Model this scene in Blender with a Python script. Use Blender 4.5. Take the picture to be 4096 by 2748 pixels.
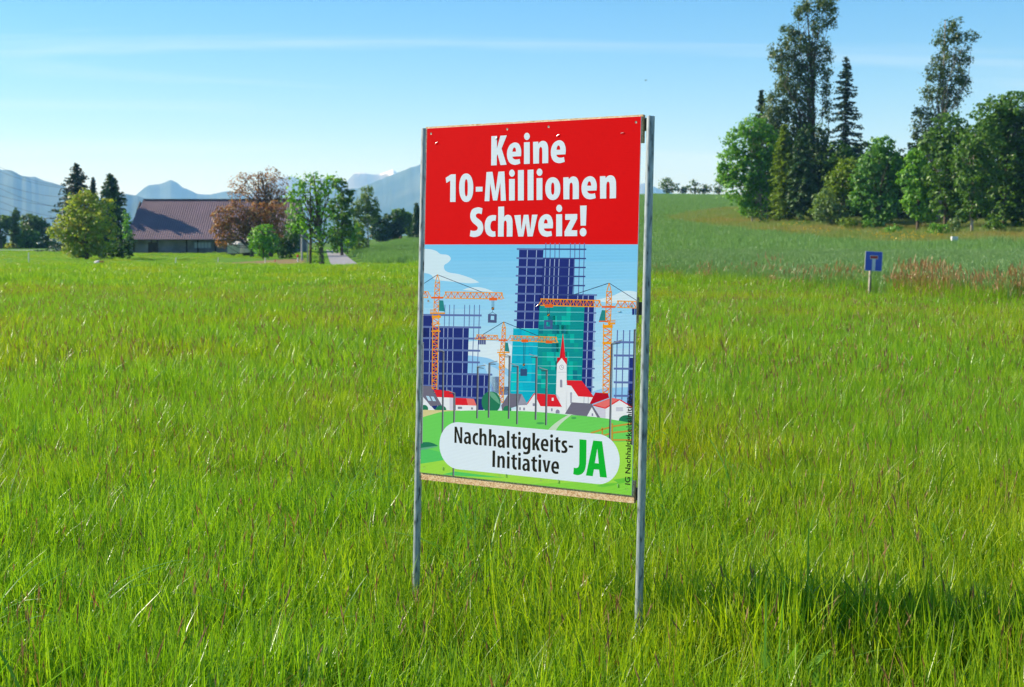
import bpy, bmesh, math, random
import numpy as np
from mathutils import Vector, Matrix
from mathutils.geometry import tessellate_polygon

R = math.radians
scene = bpy.context.scene
for o in list(bpy.data.objects):
    bpy.data.objects.remove(o)

# ---------------------------------------------------------------- camera, sky, sun, exposure
EYE = 1.5
FPX = 5600.0          # focal length in photo pixels (photo 4096 x 2748)
HY = 985.0            # photo row of the eye-level horizon
cam = bpy.data.cameras.new('camera')
cam_ob = bpy.data.objects.new('camera', cam)
scene.collection.objects.link(cam_ob)
cam.sensor_width = 36.0
cam.lens = FPX / 4096.0 * 36.0
cam.clip_start = 0.1
cam.clip_end = 60000.0
cam_ob.location = (0, 0, EYE)
cam_ob.rotation_euler = (R(90) - math.atan((1374 - HY) / FPX), 0, 0)
cam.dof.use_dof = True
cam.dof.focus_distance = 4.9
cam.dof.aperture_fstop = 9.0
scene.camera = cam_ob

SUN_EL, SUN_A = 30.5, 15.0          # elevation; degrees ahead of straight left
world = bpy.data.worlds.new('World')
scene.world = world
world.use_nodes = True
wn, wl = world.node_tree.nodes, world.node_tree.links
wn.clear()
w_out = wn.new('ShaderNodeOutputWorld')
w_bg = wn.new('ShaderNodeBackground')
w_sky = wn.new('ShaderNodeTexSky')
w_sky.sky_type = 'NISHITA'
w_sky.sun_disc = False
w_sky.sun_elevation = R(SUN_EL)
w_sky.sun_rotation = R(270 + SUN_A)
w_sky.altitude = 450
w_sky.air_density = 1.0
w_sky.dust_density = 0.0
w_sky.ozone_density = 3.0
w_bg.inputs['Strength'].default_value = 0.085
# thin cirrus: streaky noise on the direction, projected onto a high flat layer
tc = wn.new('ShaderNodeTexCoord')
sep = wn.new('ShaderNodeSeparateXYZ')
wl.new(tc.outputs['Generated'], sep.inputs[0])
addz = wn.new('ShaderNodeMath'); addz.operation = 'ADD'; addz.inputs[1].default_value = 0.10
wl.new(sep.outputs['Z'], addz.inputs[0])
mx = wn.new('ShaderNodeMath'); mx.operation = 'MAXIMUM'; mx.inputs[1].default_value = 0.02
wl.new(addz.outputs[0], mx.inputs[0])
dx = wn.new('ShaderNodeMath'); dx.operation = 'DIVIDE'
dy = wn.new('ShaderNodeMath'); dy.operation = 'DIVIDE'
wl.new(sep.outputs['X'], dx.inputs[0]); wl.new(mx.outputs[0], dx.inputs[1])
wl.new(sep.outputs['Y'], dy.inputs[0]); wl.new(mx.outputs[0], dy.inputs[1])
comb = wn.new('ShaderNodeCombineXYZ')
wl.new(dx.outputs[0], comb.inputs['X']); wl.new(dy.outputs[0], comb.inputs['Y'])
mp = wn.new('ShaderNodeMapping')
mp.inputs['Rotation'].default_value = (0, 0, R(42))
mp.inputs['Scale'].default_value = (0.22, 0.8, 1.0)
mp.inputs['Location'].default_value = (3.7, 1.3, 0)
wl.new(comb.outputs[0], mp.inputs[0])
n1 = wn.new('ShaderNodeTexNoise')
n1.inputs['Scale'].default_value = 1.1
n1.inputs['Detail'].default_value = 7.0
n1.inputs['Roughness'].default_value = 0.55
n1.inputs['Distortion'].default_value = 0.9
wl.new(mp.outputs[0], n1.inputs['Vector'])
ramp = wn.new('ShaderNodeMapRange')
ramp.inputs['From Min'].default_value = 0.52
ramp.inputs['From Max'].default_value = 0.85
ramp.inputs['To Min'].default_value = 0.0
ramp.inputs['To Max'].default_value = 0.55
wl.new(n1.outputs['Fac'], ramp.inputs['Value'])
mixc = wn.new('ShaderNodeMixRGB')
mixc.inputs['Color2'].default_value = (7.0, 7.6, 8.2, 1)
hs = wn.new('ShaderNodeHueSaturation')
hs.inputs['Saturation'].default_value = 1.45
wl.new(w_sky.outputs[0], hs.inputs['Color'])
wl.new(ramp.outputs[0], mixc.inputs['Fac'])
wb = wn.new('ShaderNodeMixRGB'); wb.blend_type = 'MULTIPLY'; wb.inputs['Fac'].default_value = 1.0
wb.inputs['Color2'].default_value = (0.95, 0.915, 1.05, 1)
wl.new(hs.outputs[0], wb.inputs['Color1'])
wl.new(wb.outputs[0], mixc.inputs['Color1'])
wl.new(mixc.outputs[0], w_bg.inputs['Color'])
wl.new(w_bg.outputs[0], w_out.inputs['Surface'])

sun = bpy.data.lights.new('sun', 'SUN')
sun.energy = 5.0
sun.angle = R(0.53)
sun.color = (1.0, 0.94, 0.84)
sun_ob = bpy.data.objects.new('sun', sun)
scene.collection.objects.link(sun_ob)
SUN_V = Vector((-math.cos(R(SUN_A)) * math.cos(R(SUN_EL)), math.sin(R(SUN_A)) * math.cos(R(SUN_EL)), math.sin(R(SUN_EL))))
sun_ob.rotation_euler = SUN_V.to_track_quat('Z', 'Y').to_euler()
sun_ob.location = (-30, 5, 40)

scene.view_settings.view_transform = 'Standard'
scene.view_settings.look = 'None'
scene.view_settings.exposure = 0.88
scene.view_settings.gamma = 1.0
scene.view_settings.use_curve_mapping = False
scene.render.engine = 'CYCLES'
cy = scene.cycles
cy.max_bounces = 8
cy.diffuse_bounces = 3
cy.glossy_bounces = 2
cy.transmission_bounces = 4
cy.transparent_max_bounces = 8
cy.volume_bounces = 2
cy.caustics_reflective = False
cy.caustics_refractive = False
cy.use_denoising = True

# ---------------------------------------------------------------- helpers
COL = scene.collection
rng = np.random.default_rng(7)

def lin(c):
    c = c / 255.0
    return c / 12.92 if c <= 0.04045 else ((c + 0.055) / 1.055) ** 2.4
def rgb(r, g, b, k=1.0):
    return (lin(r) * k, lin(g) * k, lin(b) * k, 1.0)

def link_obj(name, me, mats=(), parent=None, smooth=False):
    if not isinstance(mats, (list, tuple)):
        mats = [mats]
    for m in mats:
        me.materials.append(m)
    me.polygons.foreach_set('use_smooth', [bool(smooth)] * len(me.polygons))
    o = bpy.data.objects.new(name, me)
    COL.objects.link(o)
    if parent is not None:
        o.parent = parent
    return o

def mesh_arr(name, V, F, mat_idx=None):
    """V (n,3), F list of arrays (m,k) of equal k or one array"""
    if not isinstance(F, list):
        F = [F]
    F = [np.asarray(f, dtype=np.int32) for f in F if len(f)]
    me = bpy.data.meshes.new(name)
    V = np.asarray(V, dtype=np.float32)
    me.vertices.add(len(V))
    me.vertices.foreach_set('co', V.ravel())
    loops = np.concatenate([f.ravel() for f in F])
    sizes = np.concatenate([np.full(len(f), f.shape[1], dtype=np.int32) for f in F])
    starts = np.concatenate([[0], np.cumsum(sizes)[:-1]]).astype(np.int32)
    me.loops.add(len(loops))
    me.loops.foreach_set('vertex_index', loops)
    me.polygons.add(len(sizes))
    me.polygons.foreach_set('loop_start', starts)
    if mat_idx is not None:
        me.polygons.foreach_set('material_index', np.asarray(mat_idx, dtype=np.int32))
    me.update(calc_edges=True)
    return me

def empty(name, loc=(0, 0, 0), rz=0.0):
    o = bpy.data.objects.new(name, None)
    COL.objects.link(o)
    o.location = loc
    o.rotation_euler = (0, 0, rz)
    o.empty_display_size = 0.2
    return o

def tag(o, label, cat, group=None):
    o['label'] = label
    o['category'] = cat
    if group:
        o['group'] = group
    return o

def kind(o, k, label=None):
    o['kind'] = k
    if label:
        o['label'] = label
    return o

class MB:
    """collects simple shapes into one mesh"""
    def __init__(s):
        s.V, s.Q, s.n = [], {}, 0
    def add(s, V, faces):
        V = np.asarray(V, float)
        for f in faces:
            s.Q.setdefault(len(f), []).append([i + s.n for i in f])
        s.V.append(V); s.n += len(V)
        return s
    def box(s, x0, x1, y0, y1, z0, z1):
        V = [(x0, y0, z0), (x1, y0, z0), (x1, y1, z0), (x0, y1, z0), (x0, y0, z1), (x1, y0, z1), (x1, y1, z1), (x0, y1, z1)]
        return s.add(V, [(0, 3, 2, 1), (4, 5, 6, 7), (0, 1, 5, 4), (1, 2, 6, 5), (2, 3, 7, 6), (3, 0, 4, 7)])
    def tube(s, pts, rad, k=8, cap=True):
        pts = [np.asarray(p, float) for p in pts]
        n = len(pts)
        if not hasattr(rad, '__len__'):
            rad = [rad] * n
        V = []
        for i, p in enumerate(pts):
            t = pts[min(i + 1, n - 1)] - pts[max(i - 1, 0)]
            t = t / (np.linalg.norm(t) + 1e-9)
            up = np.array([0, 0, 1.0]) if abs(t[2]) < 0.95 else np.array([1.0, 0, 0])
            a = np.cross(up, t); a /= np.linalg.norm(a) + 1e-9
            b = np.cross(t, a)
            for j in range(k):
                th = 2 * math.pi * j / k
                V.append(p + rad[i] * (math.cos(th) * a + math.sin(th) * b))
        fs = []
        for i in range(n - 1):
            for j in range(k):
                fs.append((i * k + j, i * k + (j + 1) % k, (i + 1) * k + (j + 1) % k, (i + 1) * k + j))
        if cap:
            fs.append(tuple(range(k - 1, -1, -1)))
            fs.append(tuple(range((n - 1) * k, n * k)))
        return s.add(V, fs)
    def prism(s, poly, y0, y1):
        """poly list of (x,z), extruded along y"""
        n = len(poly)
        V = [(x, y0, z) for x, z in poly] + [(x, y1, z) for x, z in poly]
        fs = [tuple(range(n)), tuple(range(2 * n - 1, n - 1, -1))]
        for i in range(n):
            j = (i + 1) % n
            fs.append((i, i + n, j + n, j))
        return s.add(V, fs)
    def ellipsoid(s, c, r, k=14, m=8):
        V, fs = [], []
        for i in range(m + 1):
            ph = math.pi * i / m
            for j in range(k):
                th = 2 * math.pi * j / k
                V.append((c[0] + r[0] * math.sin(ph) * math.cos(th), c[1] + r[1] * math.sin(ph) * math.sin(th), c[2] + r[2] * math.cos(ph)))
        for i in range(m):
            for j in range(k):
                fs.append((i * k + j, (i + 1) * k + j, (i + 1) * k + (j + 1) % k, i * k + (j + 1) % k))
        return s.add(V, fs)
    def mesh(s, name):
        return mesh_arr(name, np.concatenate(s.V), [np.array(q) for q in s.Q.values()])
    def build(s, name, mat, parent=None, smooth=False):
        return link_obj(name, s.mesh(name), mat, parent, smooth)

# ---------------------------------------------------------------- materials
def new_mat(name):
    m = bpy.data.materials.new(name)
    m.use_nodes = True
    return m, m.node_tree.nodes, m.node_tree.links

def simple(name, col, rough=0.6, metal=0.0, var=0.0, scale=6.0, bump=0.0, spec=0.5, col2=None, detail=5.0, bscale=None, stretch=None):
    m, n, l = new_mat(name)
    b = n['Principled BSDF']
    b.inputs['Roughness'].default_value = rough
    b.inputs['Metallic'].default_value = metal
    b.inputs['Specular IOR Level'].default_value = spec
    b.inputs['Base Color'].default_value = col
    if var or col2 or bump:
        t = n.new('ShaderNodeTexCoord')
        mpn = n.new('ShaderNodeMapping')
        if stretch:
            mpn.inputs['Scale'].default_value = stretch
        l.new(t.outputs['Object'], mpn.inputs[0])
        nz = n.new('ShaderNodeTexNoise')
        nz.inputs['Scale'].default_value = scale
        nz.inputs['Detail'].default_value = detail
        l.new(mpn.outputs[0], nz.inputs['Vector'])
        if var or col2:
            cr = n.new('ShaderNodeValToRGB')
            c1 = col
            c2 = col2 or tuple(min(1, c * (1 + var)) for c in col[:3]) + (1,)
            c0 = tuple(c * (1 - var) for c in col[:3]) + (1,) if not col2 else col
            cr.color_ramp.elements[0].position = 0.35
            cr.color_ramp.elements[0].color = c0
            cr.color_ramp.elements[1].position = 0.68
            cr.color_ramp.elements[1].color = c2
            l.new(nz.outputs['Fac'], cr.inputs[0])
            l.new(cr.outputs[0], b.inputs['Base Color'])
        if bump:
            bp = n.new('ShaderNodeBump')
            bp.inputs['Strength'].default_value = bump
            bp.inputs['Distance'].default_value = 0.02
            if bscale:
                nz2 = n.new('ShaderNodeTexNoise')
                nz2.inputs['Scale'].default_value = bscale
                nz2.inputs['Detail'].default_value = 4
                l.new(mpn.outputs[0], nz2.inputs['Vector'])
                l.new(nz2.outputs['Fac'], bp.inputs['Height'])
            else:
                l.new(nz.outputs['Fac'], bp.inputs['Height'])
            l.new(bp.outputs[0], b.inputs['Normal'])
    return m

def leafy(name, cols, trans=0.42, rough=0.45, spec=0.45, zone=None, zone_scale=0.12, zone_lo=0.5, zone_hi=0.66, tcol=(1.25, 1.2, 0.55), zamt=0.8, gain=1.5):
    """foliage: colour per leaf/blade (random per island), part of the light passes through"""
    m, n, l = new_mat(name)
    out = n['Material Output']
    b = n['Principled BSDF']
    g = n.new('ShaderNodeNewGeometry')
    cr = n.new('ShaderNodeValToRGB')
    els = cr.color_ramp.elements
    while len(els) < len(cols):
        els.new(0.5)
    for i, (p, c) in enumerate(cols):
        els[i].position = p
        els[i].color = tuple(min(.9, v * gain) for v in c[:3]) + (1,)
    l.new(g.outputs['Random Per Island'], cr.inputs[0])
    csock = cr.outputs[0]
    if zone:
        nz = n.new('ShaderNodeTexNoise')
        nz.inputs['Scale'].default_value = zone_scale
        nz.inputs['Detail'].default_value = 4
        l.new(g.outputs['Position'], nz.inputs['Vector'])
        mr = n.new('ShaderNodeMapRange')
        mr.inputs['From Min'].default_value = zone_lo
        mr.inputs['From Max'].default_value = zone_hi
        mr.inputs['To Max'].default_value = zamt
        l.new(nz.outputs['Fac'], mr.inputs['Value'])
        mxn = n.new('ShaderNodeMixRGB')
        mxn.blend_type = 'MULTIPLY'
        mxn.inputs['Color2'].default_value = zone
        l.new(mr.outputs[0], mxn.inputs['Fac'])
        l.new(csock, mxn.inputs['Color1'])
        csock = mxn.outputs[0]
    l.new(csock, b.inputs['Base Color'])
    b.inputs['Roughness'].default_value = rough
    b.inputs['Specular IOR Level'].default_value = spec
    tr = n.new('ShaderNodeBsdfTranslucent')
    tm = n.new('ShaderNodeMixRGB')
    tm.blend_type = 'MULTIPLY'
    tm.inputs['Fac'].default_value = 1.0
    tm.inputs['Color2'].default_value = tcol + (1,)
    l.new(csock, tm.inputs['Color1'])
    l.new(tm.outputs[0], tr.inputs['Color'])
    ms = n.new('ShaderNodeMixShader')
    ms.inputs[0].default_value = trans
    l.new(b.outputs[0], ms.inputs[1])
    l.new(tr.outputs[0], ms.inputs[2])
    l.new(ms.outputs[0], out.inputs['Surface'])
    return m

# ---------------------------------------------------------------- terrain
TP = np.array([-4000, 0, 700, 1300, 1700, 2100, 2620, 2900, 3200, 3600, 4000, 7000], float)
TD = np.array([0, 40, 60, 90, 120, 150, 190, 230, 300, 420, 600, 1000, 4000], float)
TZ = np.array([
    [0, 0, 0, -.02, -.25, -.45, -.10, .25, 1.0, 1.6, 2, 2, 2],
    [0, 0, 0, -.02, -.25, -.45, -.10, .25, 1.0, 1.6, 2, 2, 2],
    [0, 0, 0, -.02, -.25, -.45, -.10, .25, 1.0, 1.6, 2, 2, 2],
    [0, 0, 0, -.05, -.28, -.45, -.10, .30, 1.3, 2.5, 3, 3, 2],
    [0, 0, 0, 0, -.20, -.25, .25, 1.0, 2.8, 5, 6, 6, 2],
    [0, 0, 0, 0, .1, .5, 1.5, 3, 6, 11, 12, 10, 2],
    [0, 0, 0, .2, .8, 1.8, 3.6, 5.6, 10.2, 16.8, 17, 13, 2],
    [0, 0, .05, .3, 1.0, 2.0, 3.8, 6.0, 10.5, 16.5, 17, 13, 2],
    [0, 0, .05, .3, .9, 1.9, 4.3, 6.5, 10, 14, 15, 13, 2],
    [0, 0, .05, .3, .8, 1.6, 3.9, 6, 9, 12, 13, 12, 2],
    [0, 0, .05, .3, .7, 2.2, 4.5, 6, 8, 10, 11, 11, 2],
    [0, 0, .05, .3, .7, 2.2, 4.5, 6, 8, 10, 11, 11, 2]])

def _hraw(px, d):
    ip = np.clip(np.searchsorted(TP, px, side='right') - 1, 0, len(TP) - 2)
    f = np.clip((px - TP[ip]) / (TP[ip + 1] - TP[ip]), 0, 1)
    f = f * f * (3 - 2 * f)
    idd = np.clip(np.searchsorted(TD, d, side='right') - 1, 0, len(TD) - 2)
    g = np.clip((d - TD[idd]) / (TD[idd + 1] - TD[idd]), 0, 1)
    z0 = TZ[ip, idd] * (1 - g) + TZ[ip, idd + 1] * g
    z1 = TZ[ip + 1, idd] * (1 - g) + TZ[ip + 1, idd + 1] * g
    return z0 * (1 - f) + z1 * f

def hgt(x, y):
    x = np.asarray(x, float); y = np.asarray(y, float)
    d = np.maximum(y, 0)
    px = 2048 + FPX * x / np.maximum(y, 40.0)
    return (_hraw(px, d * .93) + 2 * _hraw(px, d) + _hraw(px, d * 1.07)) / 4

def ground_at(x, y):
    return float(hgt(np.array([x]), np.array([y]))[0])

def X(px, d):
    return (px - 2048.0) / FPX * d
def Z(py, d):
    return EYE - (py - HY) / FPX * d

def edge_x(y):
    return np.where(y < 135, 11.6 - .2325 * (y - 30), 11.6 - .2325 * 105 - .135 * (y - 135))
def road_x(y):
    return np.where(y < 131, edge_x(np.minimum(y, 131)) - 3.6, edge_x(131.0) - 3.6 - .1365 * (y - 131))
def pxof(x, y):
    return 2048 + FPX * x / np.maximum(y, 1.0)
def strip_lo(px):
    return np.interp(px, [2660, 2800, 2950, 3300, 3600, 4096, 6000], [230, 195, 175, 150, 142, 138, 135])
def strip_hi(px):
    return np.interp(px, [2660, 2720, 2850, 2960, 3000], [231, 246, 262, 276, 2000])
def in_strip(x, y):
    px = pxof(x, y)
    return (px > 2660) & (y > strip_lo(px)) & (y < strip_hi(px))
def in_wheat(x, y):
    px = pxof(x, y)
    far = np.interp(px, [1350, 1700, 2100, 2620, 3200], [215, 315, 400, 428, 428])
    return (x > edge_x(y)) & (y < far) & (y > 25) & ~in_strip(x, y)

def ground_mat():
    m, n, l = new_mat('meadow_ground')
    b = n['Principled BSDF']
    b.inputs['Roughness'].default_value = 0.95
    b.inputs['Specular IOR Level'].default_value = 0.1
    g = n.new('ShaderNodeNewGeometry')
    nz = n.new('ShaderNodeTexNoise'); nz.inputs['Scale'].default_value = 0.9; nz.inputs['Detail'].default_value = 9
    l.new(g.outputs['Position'], nz.inputs['Vector'])
    cr = n.new('ShaderNodeValToRGB')
    cr.color_ramp.elements[0].position = .3; cr.color_ramp.elements[0].color = (.050, .110, .016, 1)
    cr.color_ramp.elements[1].position = .7; cr.color_ramp.elements[1].color = (.105, .200, .026, 1)
    l.new(nz.outputs['Fac'], cr.inputs[0]); l.new(cr.outputs[0], b.inputs['Base Color'])
    return m
M_GROUND = ground_mat()
M_LAWN = simple('mown_lawn', (.10, .225, .012, 1), .95, var=.35, scale=.8, spec=.1, bump=.3, bscale=30)
M_WHEATG = simple('wheat_soil', (.085, .155, .040, 1), .95, var=.3, scale=.6, spec=.1)
M_ROAD = simple('asphalt_grey', (.30, .29, .29, 1), .9, var=.12, scale=2.0, spec=.2)
M_SOIL = simple('garden_soil', (.27, .17, .09, 1), .95, var=.35, scale=2.2, spec=.1, bump=.5, bscale=9, col2=(.20, .19, .06, 1))
M_STRIPG = simple('rough_grass_strip', (.11, .19, .03, 1), .95, spec=.1, scale=.12, col2=(.28, .23, .07, 1))

# the ground: one sheet, fine near the camera, coarse towards the horizon
def spaced(lo, hi, n, s):
    t = np.linspace(-1, 1, n)
    v = np.sinh(t * s) / math.sinh(s)
    return np.where(v < 0, -v * lo, v * hi)
gx = spaced(-5000, 5000, 260, 6.0)
gy = np.concatenate([np.linspace(-60, 60, 61)[:-1], np.linspace(60, 320, 131)[:-1], 320 * (9000 / 320) ** np.linspace(0, 1, 60)])
GX, GY = np.meshgrid(gx, gy)
GZ = hgt(GX, GY)
nx, ny = len(gx), len(gy)
V = np.stack([GX.ravel(), GY.ravel(), GZ.ravel()], 1)
ii, jj = np.meshgrid(np.arange(nx - 1), np.arange(ny - 1))
q = (jj * nx + ii).ravel()
F = np.stack([q, q + 1, q + nx + 1, q + nx], 1)
kind(link_obj('ground', mesh_arr('ground', V, F), M_GROUND, smooth=True), 'structure')

def draped(name, inside, x0, x1, y0, y1, st, mat, off):
    xs = np.arange(x0, x1, st); ys = np.arange(y0, y1, st)
    A, B = np.meshgrid(xs, ys)
    C = hgt(A, B) + off
    n_, m_ = len(xs), len(ys)
    i_, j_ = np.meshgrid(np.arange(n_ - 1), np.arange(m_ - 1))
    q_ = (j_ * n_ + i_).ravel()
    F_ = np.stack([q_, q_ + 1, q_ + n_ + 1, q_ + n_], 1)
    cx = A.ravel()[F_].mean(1); cyy = B.ravel()[F_].mean(1)
    F_ = F_[inside(cx, cyy)]
    used, inv = np.unique(F_, return_inverse=True)
    Vv = np.stack([A.ravel(), B.ravel(), C.ravel()], 1)[used]
    return kind(link_obj(name, mesh_arr(name, Vv, inv.reshape(-1, 4)), mat, smooth=True), 'structure')

draped('wheat_field_soil', in_wheat, -42, 150, 26, 430, 2.0, M_WHEATG, .05)
draped('rough_grass_strip', in_strip, 20, 190, 132, 300, 2.0, M_STRIPG, .08)
draped('mown_lawn', lambda x, y: (y > 118 + 0.04 * x) & (y < 300) & (x < edge_x(y) - 1.2), -130, -8, 112, 300, 2.0, M_LAWN, .05)

def ribbon(name, cx_fn, y0, y1, half, st, mat, off):
    ys = np.arange(y0, y1, st)
    L = np.stack([cx_fn(ys) - half, ys], 1); Rr = np.stack([cx_fn(ys) + half, ys], 1)
    V_, F_ = [], []
    for a_, b_ in zip(L, Rr):
        for t in (0, .5, 1):
            p = a_ * (1 - t) + b_ * t
            V_.append((p[0], p[1], ground_at(*p) + off))
    for i in range(len(ys) - 1):
        for t in range(2):
            F_.append((i * 3 + t, i * 3 + t + 1, i * 3 + t + 4, i * 3 + t + 3))
    return kind(link_obj(name, mesh_arr(name, np.array(V_), np.array(F_)), mat, smooth=True), 'structure')
ribbon('farm_road', road_x, 103, 262, 1.35, 2.0, M_ROAD, .12)
draped('garden_soil_bed', lambda x, y: (pxof(x, y) > 860) & (pxof(x, y) < 1222) & (y > 140) & (y < 147 + (pxof(x, y) - 850) / 375 * 36), -42, -18, 138, 186, .5, M_SOIL, .10)

# ---------------------------------------------------------------- mountains
def mtn_mat(name, low, high, snow=None):
    m, n, l = new_mat(name)
    b = n['Principled BSDF']
    b.inputs['Roughness'].default_value = .95
    b.inputs['Specular IOR Level'].default_value = .05
    g = n.new('ShaderNodeNewGeometry')
    nz = n.new('ShaderNodeTexNoise'); nz.inputs['Scale'].default_value = .0035; nz.inputs['Detail'].default_value = 8
    l.new(g.outputs['Position'], nz.inputs['Vector'])
    cr = n.new('ShaderNodeValToRGB')
    cr.color_ramp.elements[0].position = .38; cr.color_ramp.elements[0].color = low
    cr.color_ramp.elements[1].position = .62; cr.color_ramp.elements[1].color = high
    l.new(nz.outputs['Fac'], cr.inputs[0])
    sock = cr.outputs[0]
    if snow:
        sp = n.new('ShaderNodeSeparateXYZ'); l.new(g.outputs['Position'], sp.inputs[0])
        nz2 = n.new('ShaderNodeTexNoise'); nz2.inputs['Scale'].default_value = .0022; nz2.inputs['Detail'].default_value = 9
        l.new(g.outputs['Position'], nz2.inputs['Vector'])
        ma = n.new('ShaderNodeMath'); ma.operation = 'MULTIPLY_ADD'; ma.inputs[1].default_value = snow[1]
        l.new(nz2.outputs['Fac'], ma.inputs[0]); l.new(sp.outputs['Z'], ma.inputs[2])
        mr = n.new('ShaderNodeMapRange'); mr.inputs['From Min'].default_value = snow[0]; mr.inputs['From Max'].default_value = snow[0] + 60
        l.new(ma.outputs[0], mr.inputs['Value'])
        mxn = n.new('ShaderNodeMixRGB'); mxn.inputs['Color2'].default_value = (.9, .9, .92, 1)
        l.new(mr.outputs[0], mxn.inputs['Fac']); l.new(sock, mxn.inputs['Color1'])
        sock = mxn.outputs[0]
    l.new(sock, b.inputs['Base Color'])
    return m

def fbm(x, seed, oct=6, f0=1.0, gain=.5):
    r_ = np.random.default_rng(seed)
    v = np.zeros_like(x)
    a = 1.0
    for o in range(oct):
        tab = r_.uniform(-1, 1, 4096)
        t = x * f0
        i = np.floor(t).astype(int)
        f = t - i
        f = f * f * (3 - 2 * f)
        v += a * (tab[i % 4096] * (1 - f) + tab[(i + 1) % 4096] * f)
        a *= gain; f0 *= 2.03
    return v

def mountain(name, prof, d, depth, mat, rough, seed, label):
    """prof: skyline as photo (px,py) points at distance d; a ridge with long spurs on both flanks"""
    prof = np.array(prof, float)
    px = np.linspace(prof[0, 0], prof[-1, 0], 300)
    py = np.interp(px, prof[:, 0], prof[:, 1])
    xs = X(px, d)
    top = EYE - (py - HY) / FPX * d
    top = top + rough * fbm(xs / d * 40, seed)
    V_, F_ = [], []
    rows = 26
    for r_ in range(rows):
        t = r_ / (rows - 1) * 2 - 1          # -1 near foot .. 0 crest .. 1 far foot
        k = 1 - abs(t)
        zz = -20 + (top + 20) * (k ** .85)
        spur = fbm(xs / d * 55 + 7.3 + t * 3.1, seed + 3) * (.015 * (top + 20)) * (4 * k * (1 - k))
        fine = fbm(xs / d * 160 + t * 23, seed + 5) * (.004 * (top + 20)) * (4 * k * (1 - k))
        yy = d + t * depth + fbm(xs / d * 30 + 2.1, seed + 9) * depth * .12 * (k)
        V_.append(np.stack([xs * (yy / d), yy, zz + spur + fine], 1))
    V_ = np.concatenate(V_)
    n_ = len(px)
    for r_ in range(rows - 1):
        b_ = r_ * n_ + np.arange(n_ - 1)
        F_.append(np.stack([b_, b_ + 1, b_ + n_ + 1, b_ + n_], 1))
    o = link_obj(name, mesh_arr(name, V_, np.concatenate(F_)), mat, smooth=True)
    return kind(o, 'structure', label)

M_MT = mtn_mat('forested_mountain', (.030, .055, .030, 1), (.075, .10, .060, 1))
M_MTS = mtn_mat('snowy_mountain', (.10, .10, .10, 1), (.16, .15, .14, 1), (985, 700))
mountain('mountain', [(-900, 900), (-500, 700), (-200, 640), (0, 662), (50, 667), (100, 690), (150, 694), (190, 716), (260, 742), (330, 800), (460, 890), (700, 960)], 7000, 1600, M_MT, 9, 11, 'dim blue forested mountain ridge sloping down towards the two conifers')
mountain('mountain', [(100, 960), (300, 800), (480, 776), (560, 783), (620, 798), (760, 850), (900, 900), (1100, 960)], 6200, 1100, M_MT, 6, 21, 'low blue ridge just above the barn roof')
mountain('mountain', [(350, 880), (480, 815), (540, 788), (570, 765), (600, 740), (650, 728), (690, 714), (715, 722), (740, 745), (775, 758), (800, 765), (850, 772), (920, 760), (1000, 775), (1150, 830), (1300, 900), (1400, 950)], 9500, 1700, M_MT, 7, 31, 'pointed blue mountain above the barn roof')
mountain('mountain', [(1050, 950), (1250, 800), (1380, 745), (1440, 738), (1500, 716), (1560, 690), (1620, 672), (1690, 646), (1800, 590), (1950, 560), (2100, 600), (2250, 690), (2380, 760), (2520, 860), (2700, 960)], 8500, 1900, M_MT, 10, 41, 'broad blue mountain rising behind the poster')
mountain('mountain', [(900, 900), (1000, 780), (1100, 712), (1170, 700), (1230, 715), (1290, 705), (1340, 704), (1390, 722), (1420, 690), (1460, 686), (1500, 694), (1540, 690), (1575, 674), (1600, 700), (1800, 760), (2000, 800), (2300, 760), (2500, 745), (2570, 732), (2620, 748), (2680, 762), (2760, 800), (2900, 900)], 12600, 1800, M_MTS, 22, 51, 'far snow covered peaks between the mountains')

# ---------------------------------------------------------------- the election poster on its two posts
PW, PH = .895, 1.28
YAW, LEAN = R(33.15), R(2.27)
P_EX = Vector((math.cos(YAW), -math.sin(YAW), 0))
P_NB = Vector((math.sin(YAW), math.cos(YAW), 0))          # backwards, away from the reader
P_EZ = Vector((0, 0, 1)) * math.cos(LEAN) + P_NB * math.sin(LEAN)
P_NF = P_EX.cross(P_EZ)                                     # towards the reader
P_C = Vector((.0449, 4.9651, EYE - .2039))
# photo pixel -> poster plane (u right, w up, metres from the poster's centre), by the poster's four corners
SRC = [(1708.6, 513.6), (2562.7, 464.4), (2527.9, 1980.8), (1679.4, 1891.8)]
DST = [(-PW / 2, PH / 2), (PW / 2, PH / 2), (PW / 2, -PH / 2), (-PW / 2, -PH / 2)]
A_, B_ = [], []
for (x_, y_), (u_, v_) in zip(SRC, DST):
    A_ += [[x_, y_, 1, 0, 0, 0, -u_ * x_, -u_ * y_], [0, 0, 0, x_, y_, 1, -v_ * x_, -v_ * y_]]
    B_ += [u_, v_]
H_ = np.append(np.linalg.solve(np.array(A_), np.array(B_)), 1).reshape(3, 3)
def uv(px, py):
    a = H_ @ np.array([px, py, 1.0])
    return (a[0] / a[2], a[1] / a[2])

sign = empty('election_poster_stand', (0, 0, 0))
tag(sign, 'red and blue election poster on particle board strips between two steel posts in the meadow', 'poster stand')
base_w = -(P_C.z) / P_EZ.z                                   # w coordinate of the ground
O_ = P_C + P_EZ * base_w
sign.matrix_world = Matrix(((P_EX.x, P_NF.x * -1, P_EZ.x, O_.x), (P_EX.y, P_NF.y * -1, P_EZ.y, O_.y), (P_EX.z, P_NF.z * -1, P_EZ.z, O_.z), (0, 0, 0, 1)))
WO = -base_w                                                 # local z = w + WO ; local x = u ; local y = backwards

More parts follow.
